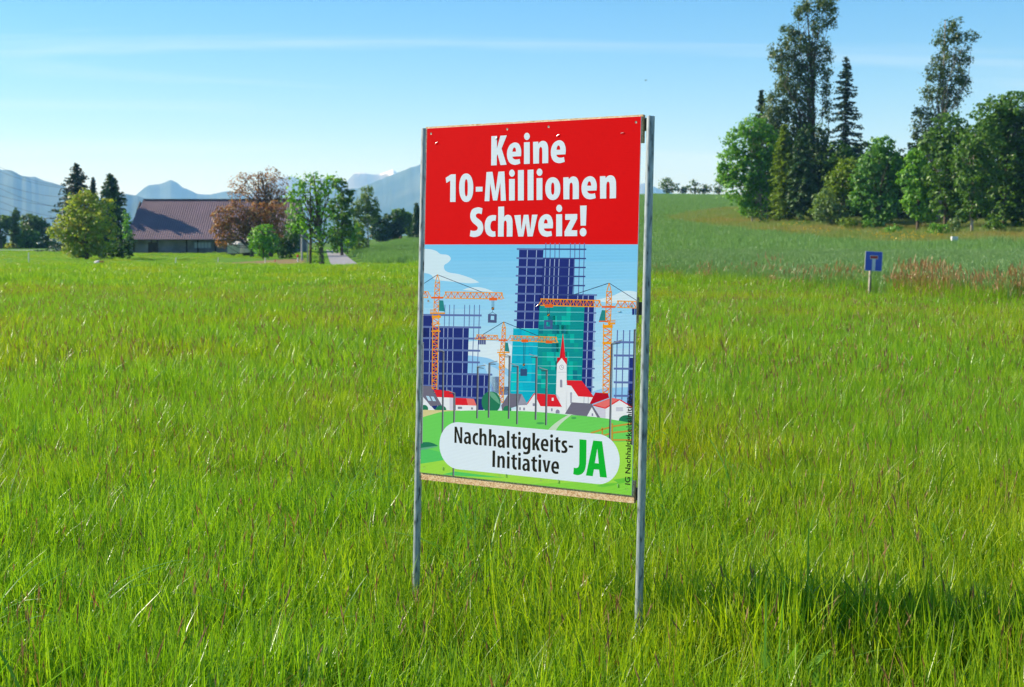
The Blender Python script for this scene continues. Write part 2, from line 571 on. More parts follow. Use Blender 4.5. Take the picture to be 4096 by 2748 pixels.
def galv():
    m, n, l = new_mat('galvanised_steel')
    b = n['Principled BSDF']
    b.inputs['Metallic'].default_value = .35
    b.inputs['Roughness'].default_value = .42
    t = n.new('ShaderNodeTexCoord')
    mpn = n.new('ShaderNodeMapping'); mpn.inputs['Scale'].default_value = (60, 60, 14)
    l.new(t.outputs['Object'], mpn.inputs[0])
    nz = n.new('ShaderNodeTexNoise'); nz.inputs['Scale'].default_value = 1.6; nz.inputs['Detail'].default_value = 6
    l.new(mpn.outputs[0], nz.inputs['Vector'])
    cr = n.new('ShaderNodeValToRGB')
    e = cr.color_ramp.elements
    e[0].position = .30; e[0].color = (.05, .06, .066, 1)
    e[1].position = .44; e[1].color = (.27, .315, .33, 1)
    e2 = e.new(.70); e2.color = (.41, .46, .475, 1)
    l.new(nz.outputs['Fac'], cr.inputs[0]); l.new(cr.outputs[0], b.inputs['Base Color'])
    mr = n.new('ShaderNodeMapRange'); mr.inputs['To Min'].default_value = .6; mr.inputs['To Max'].default_value = .33
    l.new(nz.outputs['Fac'], mr.inputs['Value']); l.new(mr.outputs[0], b.inputs['Roughness'])
    return m
def chip():
    m, n, l = new_mat('particle_board')
    b = n['Principled BSDF']
    b.inputs['Roughness'].default_value = .85
    b.inputs['Specular IOR Level'].default_value = .2
    t = n.new('ShaderNodeTexCoord')
    vo = n.new('ShaderNodeTexVoronoi'); vo.inputs['Scale'].default_value = 260
    l.new(t.outputs['Object'], vo.inputs['Vector'])
    nz = n.new('ShaderNodeTexNoise'); nz.inputs['Scale'].default_value = 120; nz.inputs['Detail'].default_value = 4
    l.new(t.outputs['Object'], nz.inputs['Vector'])
    mxx = n.new('ShaderNodeMixRGB'); mxx.inputs['Fac'].default_value = .5
    sp = n.new('ShaderNodeSeparateColor'); l.new(vo.outputs['Color'], sp.inputs[0])
    l.new(sp.outputs[0], mxx.inputs['Color1']); l.new(nz.outputs['Fac'], mxx.inputs['Color2'])
    cr = n.new('ShaderNodeValToRGB')
    e = cr.color_ramp.elements
    e[0].position = .2; e[0].color = (.42, .24, .11, 1)
    e[1].position = .5; e[1].color = (.72, .47, .25, 1)
    e2 = e.new(.8); e2.color = (.85, .68, .45, 1)
    l.new(mxx.outputs[0], cr.inputs[0]); l.new(cr.outputs[0], b.inputs['Base Color'])
    bp = n.new('ShaderNodeBump'); bp.inputs['Strength'].default_value = .15; bp.inputs['Distance'].default_value = .0006
    l.new(mxx.outputs[0], bp.inputs['Height']); l.new(bp.outputs[0], b.inputs['Normal'])
    return m
M_GALV, M_CHIP = galv(), chip()
M_STEEL = simple('bracket_steel', (.12, .13, .13, 1), .5, metal=.5, var=.3, scale=30)
M_PIN = simple('staple_metal', (.75, .75, .75, 1), .3, metal=.8)

ul0, wl0 = uv(1693.5, 513); ul1, wl1 = uv(1663, 1950)
ur0, wr0 = uv(2594.5, 463); ur1, wr1 = uv(2560, 2030)
PR = .0137
for (u0, w0, u1, w1) in ((ul0, wl0, ul1, wl1), (ur0, wr0, ur1, wr1)):
    sl = (u1 - u0) / (w1 - w0)
    mb = MB()
    ztop = w0 + WO
    pts, rr = [], []
    for t in (0, 1):
        zz = ztop if t == 0 else -.35
        pts.append((u0 + sl * (zz - ztop), .012, zz)); rr.append(PR)
    # hollow tube: outer wall, rim, inner wall
    pi = [(pts[0][0], .012, ztop - .12), (pts[0][0], .012, ztop)]
    mb.tube([pts[1], pts[0]], PR, 24, cap=False)
    k = 24
    V_ = []
    for r_, z_ in ((PR, ztop), (PR - .003, ztop), (PR - .003, ztop - .15)):
        for j in range(k):
            th = 2 * math.pi * j / k
            V_.append((pts[0][0] + r_ * math.cos(th), .012 + r_ * math.sin(th), z_))
    fs = []
    for i in range(2):
        for j in range(k):
            fs.append((i * k + j, i * k + (j + 1) % k, (i + 1) * k + (j + 1) % k, (i + 1) * k + j))
    mb.add(V_, fs)
    mb.build('post', M_GALV, sign, smooth=True)

# three particle board strips, each held to both posts by a small steel plate
UL, UR = uv(1701.5, 520)[0], uv(2568, 470)[0]
strips = [(uv(2100, 484)[1], uv(2100, 590)[1]), (uv(2100, 1176)[1], uv(2100, 1276)[1]), (uv(2100, 1880)[1], uv(2100, 1966)[1])]
dxs = [(0, 0), (-.001, -.006), (-.0005, .0015)]
for (wa, wb), (da, db) in zip(strips, dxs):
    n_ = 60
    r_ = random.Random(int(wa * 1000))
    mb = MB()
    V_, fs = [], []
    for i in range(n_ + 1):
        t = i / n_
        u_ = (UL + da) * (1 - t) + (UR + db) * t
        jt = r_.uniform(-.0007, .0007); jb = r_.uniform(-.0007, .0007)
        for y_ in (.0045, .0205):
            V_ += [(u_, y_, wa + WO + jt), (u_, y_, wb + WO + jb)]
    for i in range(n_):
        a = i * 4; b = a + 4
        fs += [(a, a + 1, b + 1, b), (a + 2, b + 2, b + 3, a + 3), (a, b, b + 2, a + 2), (a + 1, a + 3, b + 3, b + 1)]
    fs += [(0, 2, 3, 1), (n_ * 4, n_ * 4 + 1, n_ * 4 + 3, n_ * 4 + 2)]
    mb.add(V_, fs)
    mb.build('board_strip', M_CHIP, sign)
for pyc in (494, 1231, 1981):
    wc = uv(2572, pyc)[1] + WO
    for side in (1, -1):
        mb = MB()
        if side > 0:
            uu = ur0 + (ur1 - ur0) * ((uv(2572, pyc)[1] - wr0) / (wr1 - wr0)) - PR + .002
            poly = [(UR - .035, wc + .022), (uu - .006, wc + .022), (uu, wc + .029), (uu + .004, wc + .029), (uu + .004, wc - .029), (uu, wc - .029), (uu - .006, wc - .022), (UR - .035, wc - .022)]
        else:
            uu = ul0 + (ul1 - ul0) * ((uv(2572, pyc)[1] - wl0) / (wl1 - wl0)) + PR - .002
            poly = [(uu - .004, wc + .029), (uu, wc + .029), (uu + .004, wc + .022), (UL + .035, wc + .022), (UL + .035, wc - .022), (uu + .004, wc - .022), (uu, wc - .029), (uu - .004, wc - .029)]
        mb.prism(poly, .0208, .0248)
        mb.build('bracket', M_STEEL, sign)

# ---- the poster sheet: corrugated plastic, 3.5 mm, with the print as thin layers of ink
def ink(name, col, ribs=True):
    m, n, l = new_mat('print_' + name)
    b = n['Principled BSDF']
    b.inputs['Base Color'].default_value = col
    b.inputs['Roughness'].default_value = .65
    b.inputs['Specular IOR Level'].default_value = .04
    t = n.new('ShaderNodeTexCoord')
    wv = n.new('ShaderNodeTexWave')
    wv.wave_type = 'BANDS'; wv.bands_direction = 'Z'
    wv.inputs['Scale'].default_value = 62.0
    wv.inputs['Distortion'].default_value = .25
    wv.inputs['Detail'].default_value = 2
    wv.inputs['Detail Scale'].default_value = 3
    l.new(t.outputs['Object'], wv.inputs['Vector'])
    bp = n.new('ShaderNodeBump'); bp.inputs['Strength'].default_value = .22; bp.inputs['Distance'].default_value = .0008
    l.new(wv.outputs['Fac'], bp.inputs['Height'])
    nz = n.new('ShaderNodeTexNoise'); nz.inputs['Scale'].default_value = 5; nz.inputs['Detail'].default_value = 3
    l.new(t.outputs['Object'], nz.inputs['Vector'])
    bp2 = n.new('ShaderNodeBump'); bp2.inputs['Strength'].default_value = .12; bp2.inputs['Distance'].default_value = .01
    l.new(nz.outputs['Fac'], bp2.inputs['Height']); l.new(bp.outputs[0], bp2.inputs['Normal'])
    l.new(bp2.outputs[0], b.inputs['Normal'])
    return m
INK = {}
def inkc(r, g, b):
    k = (r, g, b)
    if k not in INK:
        INK[k] = ink('%d_%d_%d' % k, rgb(r, g, b, .88))
    return INK[k]
RED = (232, 6, 14); WHITE = (230, 241, 252); BLACK = (38, 38, 30); JAGREEN = (12, 185, 52)
NAVY = (30, 48, 125); SLAB = (98, 118, 178); COLM = (165, 182, 222); SLABD = (58, 78, 140)
CYAN = (0, 180, 208); CYAN2 = (0, 200, 205); TEAL = (0, 148, 152); TEALL = (0, 182, 170); TEALD = (0, 122, 140); TLINE = (120, 214, 222)
ORG = (250, 164, 24); ORGD = (240, 104, 36); CABLE = (38, 50, 96); CABT = (36, 138, 140)
GREEN = (112, 214, 96); LIME = (164, 224, 76); MIDG = (88, 204, 104); DGREEN = (36, 124, 92); LGREEN = (104, 172, 140)
LAMPD = (66, 72, 80); LAMPL = (148, 154, 166); HWH = (240, 241, 248); HLIL = (216, 212, 230); ROOF = (232, 34, 50); ROOFD = (192, 8, 38); SALM = (242, 116, 112); GROOF = (116, 112, 132)
SKYP = (128, 206, 250); CLOUDP = (216, 238, 252); HILLB = (150, 206, 248); PATHC = (204, 226, 200); WOODC = (202, 152, 60); SAND = (222, 208, 150); PINK = (222, 226, 246)

def clip_rect(poly):
    """keep the part of a polygon that lies on the poster"""
    e = .0004
    lim = [(0, 1, PW / 2 - e), (0, -1, PW / 2 - e), (1, 1, PH / 2 - e), (1, -1, PH / 2 - e)]
    for ax, sg, mxv in lim:
        out = []
        for i in range(len(poly)):
            p, q_ = poly[i], poly[(i + 1) % len(poly)]
            ip, iq = sg * p[ax] <= mxv, sg * q_[ax] <= mxv
            if ip:
                out.append(p)
            if ip != iq:
                t = (sg * mxv - p[ax]) / (q_[ax] - p[ax])
                out.append((p[0] + t * (q_[0] - p[0]), p[1] + t * (q_[1] - p[1])))
        poly = out
        if not poly:
            return []
    return poly

def smooth_path(pts):
    """(x,y) = corner, (x,y,1) = point on a smooth curve"""
    n_ = len(pts)
    if not any(len(p) > 2 for p in pts):
        return [(p[0], p[1]) for p in pts]
    out = []
    for i in range(n_):
        p1, p2 = pts[i], pts[(i + 1) % n_]
        s1, s2 = len(p1) > 2, len(p2) > 2
        out.append((p1[0], p1[1]))
        if not (s1 or s2):
            continue
        p0 = pts[i - 1] if s1 else p1
        p3 = pts[(i + 2) % n_] if s2 else p2
        ch = math.hypot(p2[0] - p1[0], p2[1] - p1[1])
        def tang(a, b, c):
            v = (c[0] - a[0], c[1] - a[1]); L = math.hypot(*v) + 1e-9
            return (v[0] / L * ch, v[1] / L * ch)
        m1 = tang(p0, p1, p2) if s1 else None
        m2 = tang(p1, p2, p3) if s2 else None
        if m1 is None:
            m1 = (2 * (p2[0] - p1[0]) - m2[0], 2 * (p2[1] - p1[1]) - m2[1])
        if m2 is None:
            m2 = (2 * (p2[0] - p1[0]) - m1[0], 2 * (p2[1] - p1[1]) - m1[1])
        for k in range(1, 7):
            t = k / 7
            h00 = 2 * t ** 3 - 3 * t ** 2 + 1; h10 = t ** 3 - 2 * t ** 2 + t; h01 = -2 * t ** 3 + 3 * t ** 2; h11 = t ** 3 - t ** 2
            out.append((h00 * p1[0] + h10 * m1[0] + h01 * p2[0] + h11 * m2[0], h00 * p1[1] + h10 * m1[1] + h01 * p2[1] + h11 * m2[1]))
    return out

def oval(cx, cy_, rx, ry, ex=2.0, n=36):
    out = []
    for i in range(n):
        th = 2 * math.pi * i / n
        c, s_ = math.cos(th), math.sin(th)
        out.append((cx + rx * math.copysign(abs(c) ** (2 / ex), c), cy_ + ry * math.copysign(abs(s_) ** (2 / ex), s_)))
    return out

class Frame:
    """a view of the photo: origin and scale, so that shapes can be measured in it"""
    def __init__(s, ox, oy, sc):
        s.ox, s.oy, s.sc = ox, oy, sc
    def m(s, x, y):
        return uv(s.ox + x / s.sc, s.oy + y / s.sc)
FA = Frame(1950, 520, 2337 / 330); FB = Frame(1770, 670, 2337 / 360); FC = Frame(2120, 670, 2337 / 360); FD = Frame(1870, 800, 2337 / 490)
FE = Frame(1800, 1690, 2337 / 280); FF = Frame(2060, 1710, 2337 / 250); FG = Frame(1950, 1790, 2337 / 300); FH = Frame(2280, 1740, 1756 / 280)
Z2 = Frame(1650, 960, 1059 / 500); Z3 = Frame(2030, 960, 1271 / 600); Z4 = Frame(1640, 1600, 2337 / 1000)

poster = MB().box(-PW / 2, PW / 2, .0008, .0042, -PH / 2 + WO, PH / 2 + WO).build('poster_sheet', inkc(*WHITE), sign)
INKSTEP = .000012
class Print:
    """one printed element: flat polygons a hair above the sheet, all of one layer stack"""
    def __init__(s, name, layer):
        s.name, s.layer = name, layer
        s.V, s.F, s.M, s.cols = [], [], [], []
    def poly(s, col, pts, fr=None, holes=(), dl=0):
        pts = smooth_path(pts)
        loops = [pts] + [smooth_path(h) for h in holes]
        if fr is not None:
            loops = [[fr.m(*p) for p in lp] for lp in loops]
        if not holes:
            c = clip_rect(loops[0])
            if len(c) < 3:
                return
            loops = [c]
        if col not in s.cols:
            s.cols.append(col)
        ci = s.cols.index(col)
        flat = [p for lp in loops for p in lp]
        tris = tessellate_polygon([[Vector((p[0], p[1], 0)) for p in lp] for lp in loops])
        b = len(s.V)
        y_ = .0008 - (s.layer + dl) * INKSTEP
        s.V += [(p[0], y_, p[1] + WO) for p in flat]
        for t in tris:
            a, bb, c = (Vector((flat[i][0], flat[i][1], 0)) for i in t)
            if (bb - a).cross(c - a).z < 0:
                t = (t[0], t[2], t[1])
            s.F.append([i + b for i in t]); s.M.append(ci)
    def line(s, col, a, b, wd, fr, dl=0):
        a = fr.m(*a); b = fr.m(*b)
        h = wd / fr.sc * .00088 / 2
        v = Vector((b[0] - a[0], b[1] - a[1])); v.normalize()
        n_ = (-v.y * h, v.x * h)
        s.poly(col, [(a[0] + n_[0], a[1] + n_[1]), (b[0] + n_[0], b[1] + n_[1]), (b[0] - n_[0], b[1] - n_[1]), (a[0] - n_[0], a[1] - n_[1])], dl=dl)
    def rect(s, col, x0, y0, x1, y1, fr, dl=0):
        s.poly(col, [(x0, y0), (x1, y0), (x1, y1), (x0, y1)], fr, dl=dl)
    def done(s):
        me = mesh_arr(s.name, np.array(s.V), np.array(s.F), s.M)
        return link_obj(s.name, me, [inkc(*c) for c in s.cols], poster)

# picture ground: red field and pale blue sky
p = Print('printed_red_field', 1)
wline = uv(2130, 975.5)[1]
p.poly(RED, [(-PW / 2, PH / 2), (PW / 2, PH / 2), (PW / 2, wline), (-PW / 2, wline)])
p.done()
p = Print('printed_sky', 1)
wlo = uv(2100, 1640)[1]
nb = 10
def lerpc(a, b, t):
    return tuple(int(round(a[i] + (b[i] - a[i]) * t)) for i in range(3))
for i in range(nb):
    a = wline + (wlo - wline) * i / nb; b = wline + (wlo - wline) * (i + 1) / nb
    p.poly(lerpc(SKYP, (206, 234, 252), i / (nb - 1)), [(-PW / 2, a), (PW / 2, a), (PW / 2, b), (-PW / 2, b)])
p.done()
p = Print('printed_cloud', 2)
p.poly(CLOUDP, [(60, 72), (150, 76, 1), (205, 92, 1), (235, 115, 1), (300, 125, 1), (325, 155, 1), (305, 185, 1), (268, 215, 1), (285, 262, 1), (400, 288, 1), (500, 322, 1), (566, 356), (480, 363, 1), (320, 348, 1), (185, 330, 1), (165, 300, 1), (130, 282, 1), (60, 278)], Z2)
p.done()
p = Print('printed_cloud', 2)
p.poly(CLOUDP, [(425, 420), (480, 402, 1), (550, 396, 1), (620, 408, 1), (690, 438)], Z2)
p.done()
p = Print('printed_cloud', 2)
p.poly((224, 240, 252), [(465, 860), (640, 850, 1), (800, 870, 1), (850, 900), (850, 1120), (640, 1060, 1), (465, 1000)], Z2)
p.done()
p = Print('printed_cloud', 2)
p.poly(CLOUDP, [(745, 500), (820, 485, 1), (900, 462, 1), (975, 428, 1), (1040, 424, 1), (1120, 440), (1120, 520), (900, 526), (800, 518)], Z3)
p.done()
p = Print('printed_hill', 2)
p.poly(HILLB, [(465, 975), (560, 985, 1), (660, 1005, 1), (760, 1060, 1), (850, 1120), (850, 1300), (465, 1300)], Z2, dl=1)
p.done()
p = Print('printed_hill', 2)
p.poly((186, 222, 250), [(600, 1040), (700, 1080), (850, 1180), (850, 1300), (700, 1300)], Z2, dl=2)
p.done()
p = Print('printed_hill', 2)
p.poly(HILLB, [(700, 1290), (800, 1255, 1), (900, 1245, 1), (1090, 1240), (1090, 1400), (700, 1400)], Z3, dl=1)
p.done()
# left unfinished tower
p = Print('printed_tower', 5)
p.rect(NAVY, 60, 640, 167, 830, Z2)
p.poly(NAVY, [(60, 742), (478, 742), (465, 1140), (60, 1140)], Z2)
p.poly(NAVY, [(60, 1137), (642, 1143), (636, 1345), (600, 1440), (60, 1440)], Z2)
for x in (148, 225, 265, 300, 345, 430):
    p.line(COLM, (x, 742), (x - 14, 1440), 7, Z2, dl=1)
for x in (505, 610, 465, 560):
    p.line(COLM, (x, 1140), (x - 6, 1340), 7, Z2, dl=1)
for x in (275, 315, 353, 443, 485, 525, 569):
    p.line(SLAB, (x, 546), (x - 6, 742), 8, Z2, dl=1)
for x in (519, 563):
    p.line(SLAB, (x, 742), (x - 15, 1135), 8, Z2, dl=1)
for y, xr in ((636, 586), (738, 581), (833, 578), (936, 574), (1035, 570), (1138, 676), (1244, 660), (1338, 640)):
    p.line(SLAB, (60, y - 4 if y < 900 else y - 10), (xr, y), 17, Z2, dl=2)
p.rect((128, 150, 205), 668, 1155, 735, 1300, Z2, dl=-1)
p.rect((112, 134, 192), 735, 1240, 840, 1310, Z2, dl=-1)
p.done()
# tall tower with scaffolding
p = Print('printed_tower', 5)
p.poly(NAVY, [(100, 68), (306, 68), (262, 745), (76, 745)], Z3)
p.poly(NAVY, [(300, 150), (567, 150), (552, 460), (735, 460), (712, 1290), (628, 1290), (560, 600), (262, 600)], Z3)
for x in (170, 247):
    p.line(COLM, (x, 75), (x - 27, 745), 7, Z3, dl=1)
for x in (322, 362, 400, 438, 525):
    p.line(COLM, (x, 150), (x - 14, 500), 7, Z3, dl=1)
for x in (325, 363, 403, 440, 533, 571, 611, 651):
    p.line(SLAB, (x, 20), (x - 2, 150), 8, Z3, dl=1)
for x in (567, 609, 648):
    p.line(SLAB, (x, 150), (x - 8, 460), 8, Z3, dl=1)
for x in (596, 640, 686, 748):
    p.line(COLM, (x, 462), (x - 2, 500), 7, Z3, dl=1)
for x, xb in ((686, 664), (742, 716)):
    p.line(COLM, (x, 560), (xb, 1290), 9, Z3, dl=1)
for i, y in enumerate((72, 149, 224, 298, 374, 450, 524, 600, 675)):
    p.line(SLAB, (79 - i * 2.8, y), (306 - i * 4, y + 2), 15, Z3, dl=2)
for i, y in enumerate((72, 150, 226, 302, 380)):
    p.line(SLABD, (306 - i * 3, y), (667 - i * 2.5, y + 1), 12, Z3, dl=2)
p.line(SLABD, (290, 458), (640, 459), 12, Z3, dl=2)
p.line(SLAB, (640, 459), (758, 460), 12, Z3, dl=2)
for i, y in enumerate((612, 690, 770, 850, 930, 1005, 1084, 1162, 1240)):
    p.line(SLAB, (630, y), (752 - i * 2, y), 12, Z3, dl=2)
p.done()
# right edge scaffold tower
p = Print('printed_tower', 5)
p.poly(NAVY, [(1034, 990), (1120, 990), (1120, 1420), (1010, 1420)], Z3)
for x in (931, 983, 1036):
    p.line(SLAB, (x, 756), (x - 14, 1360), 10, Z3, dl=1)
for y in (858, 971, 1083, 1199, 1313):
    p.line(SLAB, (900, y), (1120, y + 2), 17, Z3, dl=2)
p.done()
# glass tower
p = Print('printed_glass_tower', 9)
p.poly(TEAL, [(272, 552), (652, 560), (630, 1200), (560, 1330), (240, 1330), (262, 745)], Z3)
p.poly(CYAN, [(50, 742), (265, 748), (240, 1330), (165, 1376), (20, 1290)], Z3)
r_ = random.Random(5)
for row in range(10):
    y0 = 560 + row * 77
    for cx_ in range(10):
        if r_.random() < .42:
            x0 = 272 + cx_ * 38 - row * 3
            c = r_.choice([TEALL, TEALD, (0, 160, 150), TEALL])
            if x0 + 36 < 640 - row * 3 and y0 + 75 < 1260:
                p.rect(c, x0, y0, x0 + r_.choice([36, 60, 36]), y0 + 76, Z3, dl=1)
for row in range(7):
    y0 = 745 + row * 77
    for cx_ in range(6):
        if r_.random() < .45:
            x0 = 52 + cx_ * 34 - row * 4
            if x0 + 34 < 255 - row * 3:
                p.rect(r_.choice([CYAN2, (0, 190, 215), (0, 170, 205)]), max(x0, 48 - row * 4), y0, x0 + 34, y0 + 76, Z3, dl=1)
for i, y in enumerate((604, 680, 757, 833, 908, 986, 1062, 1138, 1212)):
    p.line(TLINE, (272 - i * 3, y), (648 - i * 3, y + 2), 5, Z3, dl=2)
for i, y in enumerate((745, 820, 895, 970, 1046, 1122, 1198, 1275)):
    p.line(TLINE, (46 - i * 2.5, y), (265 - i * 3, y + 3), 5, Z3, dl=2)
p.done()

# cranes
def lattice(p, fr, a, b, w0, w1, n_, col, col2, th=8, dl=0):
    """lattice beam from a to b with half widths across the beam"""
    ax, ay = a; bx, by = b
    vx, vy = bx - ax, by - ay; L = math.hypot(vx, vy); vx /= L; vy /= L
    nx_, ny_ = -vy, vx
    P = lambda t, s: (ax + vx * L * t + nx_ * s * (w0 + (w1 - w0) * t), ay + vy * L * t + ny_ * s * (w0 + (w1 - w0) * t))
    for i in range(n_):
        s = 1 if i % 2 else -1
        p.line(col2, P(i / n_, s), P((i + 1) / n_, -s), th * .85, fr, dl=dl)
        p.line(col, P((i + 1) / n_, 1), P((i + 1) / n_, -1), th * .6, fr, dl=dl + 1)
    for s in (1, -1):
        p.line(col, P(0, s), P(1, s), th, fr, dl=dl + 2)

def mast(p, fr, tip, xl, xr, yt, yb, xlb, xrb, n_, dl=0):
    p.line(ORG, tip, (xl + 4, yt), 8, fr, dl=dl + 2)
    p.line(ORG, tip, (xr - 4, yt), 8, fr, dl=dl + 2)
    p.line(ORG, (xl, yt), (xr, yt), 7, fr, dl=dl + 2)
    lattice(p, fr, ((xl + xr) / 2, yt), ((xlb + xrb) / 2, yb), (xr - xl) / 2 - 3, (xrb - xlb) / 2 - 3, n_, ORG, ORGD, 8, dl)

p = Print('printed_crane', 13)
p.line(CABLE, (60, 390), (212, 291), 5, Z2); p.line(CABLE, (212, 291), (590, 438), 5, Z2)
mast(p, Z2, (212, 290), 190, 233, 355, 480, 182, 233, 4)
lattice(p, Z2, (205, 495), (200, 620), 21, 20, 4, ORG, ORGD, 8)
lattice(p, Z2, (198, 630), (184, 1290), 26, 20, 20, ORG, ORGD, 9)
lattice(p, Z2, (275, 463), (762, 469), 26, 26, 18, ORG, ORGD, 8)
p.line(ORG, (258, 490), (290, 437), 8, Z2, dl=2); p.line(ORG, (745, 443), (776, 495), 8, Z2, dl=2)
lattice(p, Z2, (60, 457), (132, 461), 24, 26, 3, ORG, ORGD, 8)
p.line(ORG, (130, 435), (160, 488), 8, Z2, dl=2)
p.rect(ORGD, 160, 478, 258, 494, Z2, dl=3)
p.rect(ORG, 148, 612, 275, 624, Z2, dl=3); p.rect(ORG, 148, 588, 200, 592, Z2, dl=3)
for i in range(6):
    p.rect(ORG, 150 + i * 9, 588, 153 + i * 9, 612, Z2, dl=3)
p.rect(ORG, 164, 638, 240, 658, Z2, dl=3); p.rect(ORG, 160, 766, 236, 776, Z2, dl=3); p.rect(ORG, 162, 706, 234, 713, Z2, dl=3)
p.poly(CABT, [(225, 508), (260, 510), (273, 602), (224, 598)], Z2, dl=4)
p.rect(ORGD, 650, 484, 716, 508, Z2, dl=4)
for x in (675, 689):
    p.line(CABLE, (x, 508), (x, 566), 4, Z2, dl=4)
p.rect((60, 60, 60), 670, 566, 692, 588, Z2, dl=5); p.line(ORG, (672, 584), (690, 570), 5, Z2, dl=6)
p.line(CABLE, (680, 588), (678, 610), 3, Z2, dl=4); p.line(CABLE, (678, 608), (645, 626), 3, Z2, dl=4); p.line(CABLE, (678, 608), (710, 626), 3, Z2, dl=4)
p.poly((78, 92, 138), [(641, 624), (714, 626), (712, 698), (639, 696)], Z2, holes=[[(663, 638), (693, 639), (692, 674), (661, 674)]], dl=5)
p.done()
p = Print('printed_crane', 13)
OX = -805
p.line(CABLE, (773 + OX, 690), (598 + OX, 797), 5, Z3); p.line(CABLE, (773 + OX, 690), (272, 812), 5, Z3)
mast(p, Z3, (773 + OX, 690), 757 + OX, 790 + OX, 735, 842, 753 + OX, 790 + OX, 4)
lattice(p, Z3, (768 + OX, 850), (762 + OX, 950), 16, 16, 4, ORG, ORGD, 7)
lattice(p, Z3, (760 + OX, 955), (752 + OX, 1375), 21, 17, 16, ORG, ORGD, 8)
lattice(p, Z3, (18, 827), (416, 841), 20, 22, 16, ORG, ORGD, 7)
p.line(ORG, (4, 846), (24, 808), 7, Z3, dl=2); p.line(ORG, (404, 818), (428, 865), 7, Z3, dl=2)
lattice(p, Z3, (542 + OX, 819), (722 + OX, 823), 19, 19, 7, ORG, ORGD, 7)
p.line(ORG, (527 + OX, 838), (556 + OX, 800), 7, Z3, dl=2); p.line(ORG, (710 + OX, 803), (735 + OX, 843), 7, Z3, dl=2)
p.rect(ORGD, 730 + OX, 838, 806 + OX, 852, Z3, dl=3)
for i in range(4):
    p.rect(NAVY, 556 + OX + i * 17, 815, 569 + OX + i * 17, 882, Z3, dl=-1)
p.poly(CABT, [(785 + OX, 864), (808 + OX, 867), (822 + OX, 944), (782 + OX, 938)], Z3, dl=4)
p.rect(ORG, 718 + OX, 944, 822 + OX, 954, Z3, dl=3); p.rect(ORG, 718 + OX, 928, 760 + OX, 931, Z3, dl=3)
p.rect(ORG, 731 + OX, 962, 792 + OX, 976, Z3, dl=3); p.rect(ORG, 729 + OX, 1068, 786 + OX, 1078, Z3, dl=3)
p.rect(ORGD, 120, 838, 176, 862, Z3, dl=4); p.rect(ORGD, 325, 848, 380, 870, Z3, dl=4)
for x in (138, 150):
    p.line(CABLE, (x, 862), (x - 4, 1046), 4, Z3, dl=4)
p.rect((60, 60, 60), 130, 1044, 148, 1064, Z3, dl=5); p.line(ORG, (131, 1062), (147, 1047), 4, Z3, dl=6)
p.line(CABLE, (139, 1074), (114, 1090), 3, Z3, dl=4); p.line(CABLE, (139, 1074), (162, 1092), 3, Z3, dl=4)
p.rect((50, 84, 128), 109, 1089, 166, 1148, Z3, dl=5)
p.done()
p = Print('printed_crane', 13)
p.line(CABLE, (860, 358), (508, 476), 5, Z3); p.line(CABLE, (860, 358), (1120, 522), 5, Z3)
mast(p, Z3, (860, 357), 836, 882, 430, 552, 832, 882, 4)
lattice(p, Z3, (855, 570), (850, 690), 22, 21, 4, ORG, ORGD, 8)
lattice(p, Z3, (848, 700), (834, 1290), 34, 25, 17, ORG, ORGD, 9)
lattice(p, Z3, (280, 521), (784, 533), 27, 27, 18, ORG, ORGD, 8)
p.line(ORG, (260, 550), (296, 495), 8, Z3, dl=2); p.line(ORG, (768, 506), (802, 560), 8, Z3, dl=2)
lattice(p, Z3, (928, 536), (1120, 543), 27, 27, 6, ORG, ORGD, 8)
p.line(ORG, (910, 564), (942, 508), 8, Z3, dl=2)
p.rect(ORGD, 798, 552, 912, 568, Z3, dl=3)
p.rect(NAVY, 1055, 572, 1075, 626, Z3, dl=1); p.rect(NAVY, 1080, 572, 1120, 626, Z3, dl=1)
p.poly(CABT, [(800, 586), (830, 590), (828, 682), (773, 682)], Z3, dl=4)
p.rect(ORGD, 775, 678, 852, 688, Z3, dl=5); p.rect(ORG, 850, 694, 912, 708, Z3, dl=3); p.rect(ORG, 852, 670, 914, 674, Z3, dl=3)
for i in range(7):
    p.rect(ORG, 854 + i * 9, 670, 857 + i * 9, 694, Z3, dl=3)
p.rect(ORG, 806, 712, 890, 738, Z3, dl=3); p.rect(ORG, 804, 856, 882, 872, Z3, dl=3); p.rect(ORG, 808, 790, 886, 797, Z3, dl=3)
p.rect(ORGD, 317, 540, 386, 566, Z3, dl=4)
for x in (343, 357):
    p.line(CABLE, (x, 566), (x - 2, 618), 4, Z3, dl=4)
p.rect((60, 60, 60), 337, 618, 358, 642, Z3, dl=5); p.line(ORG, (339, 638), (356, 622), 5, Z3, dl=6)
p.poly((66, 96, 150), [(311, 673), (384, 675), (381, 750), (308, 748)], Z3, holes=[[(330, 689), (363, 690), (361, 728), (328, 727)]], dl=5)
p.done()

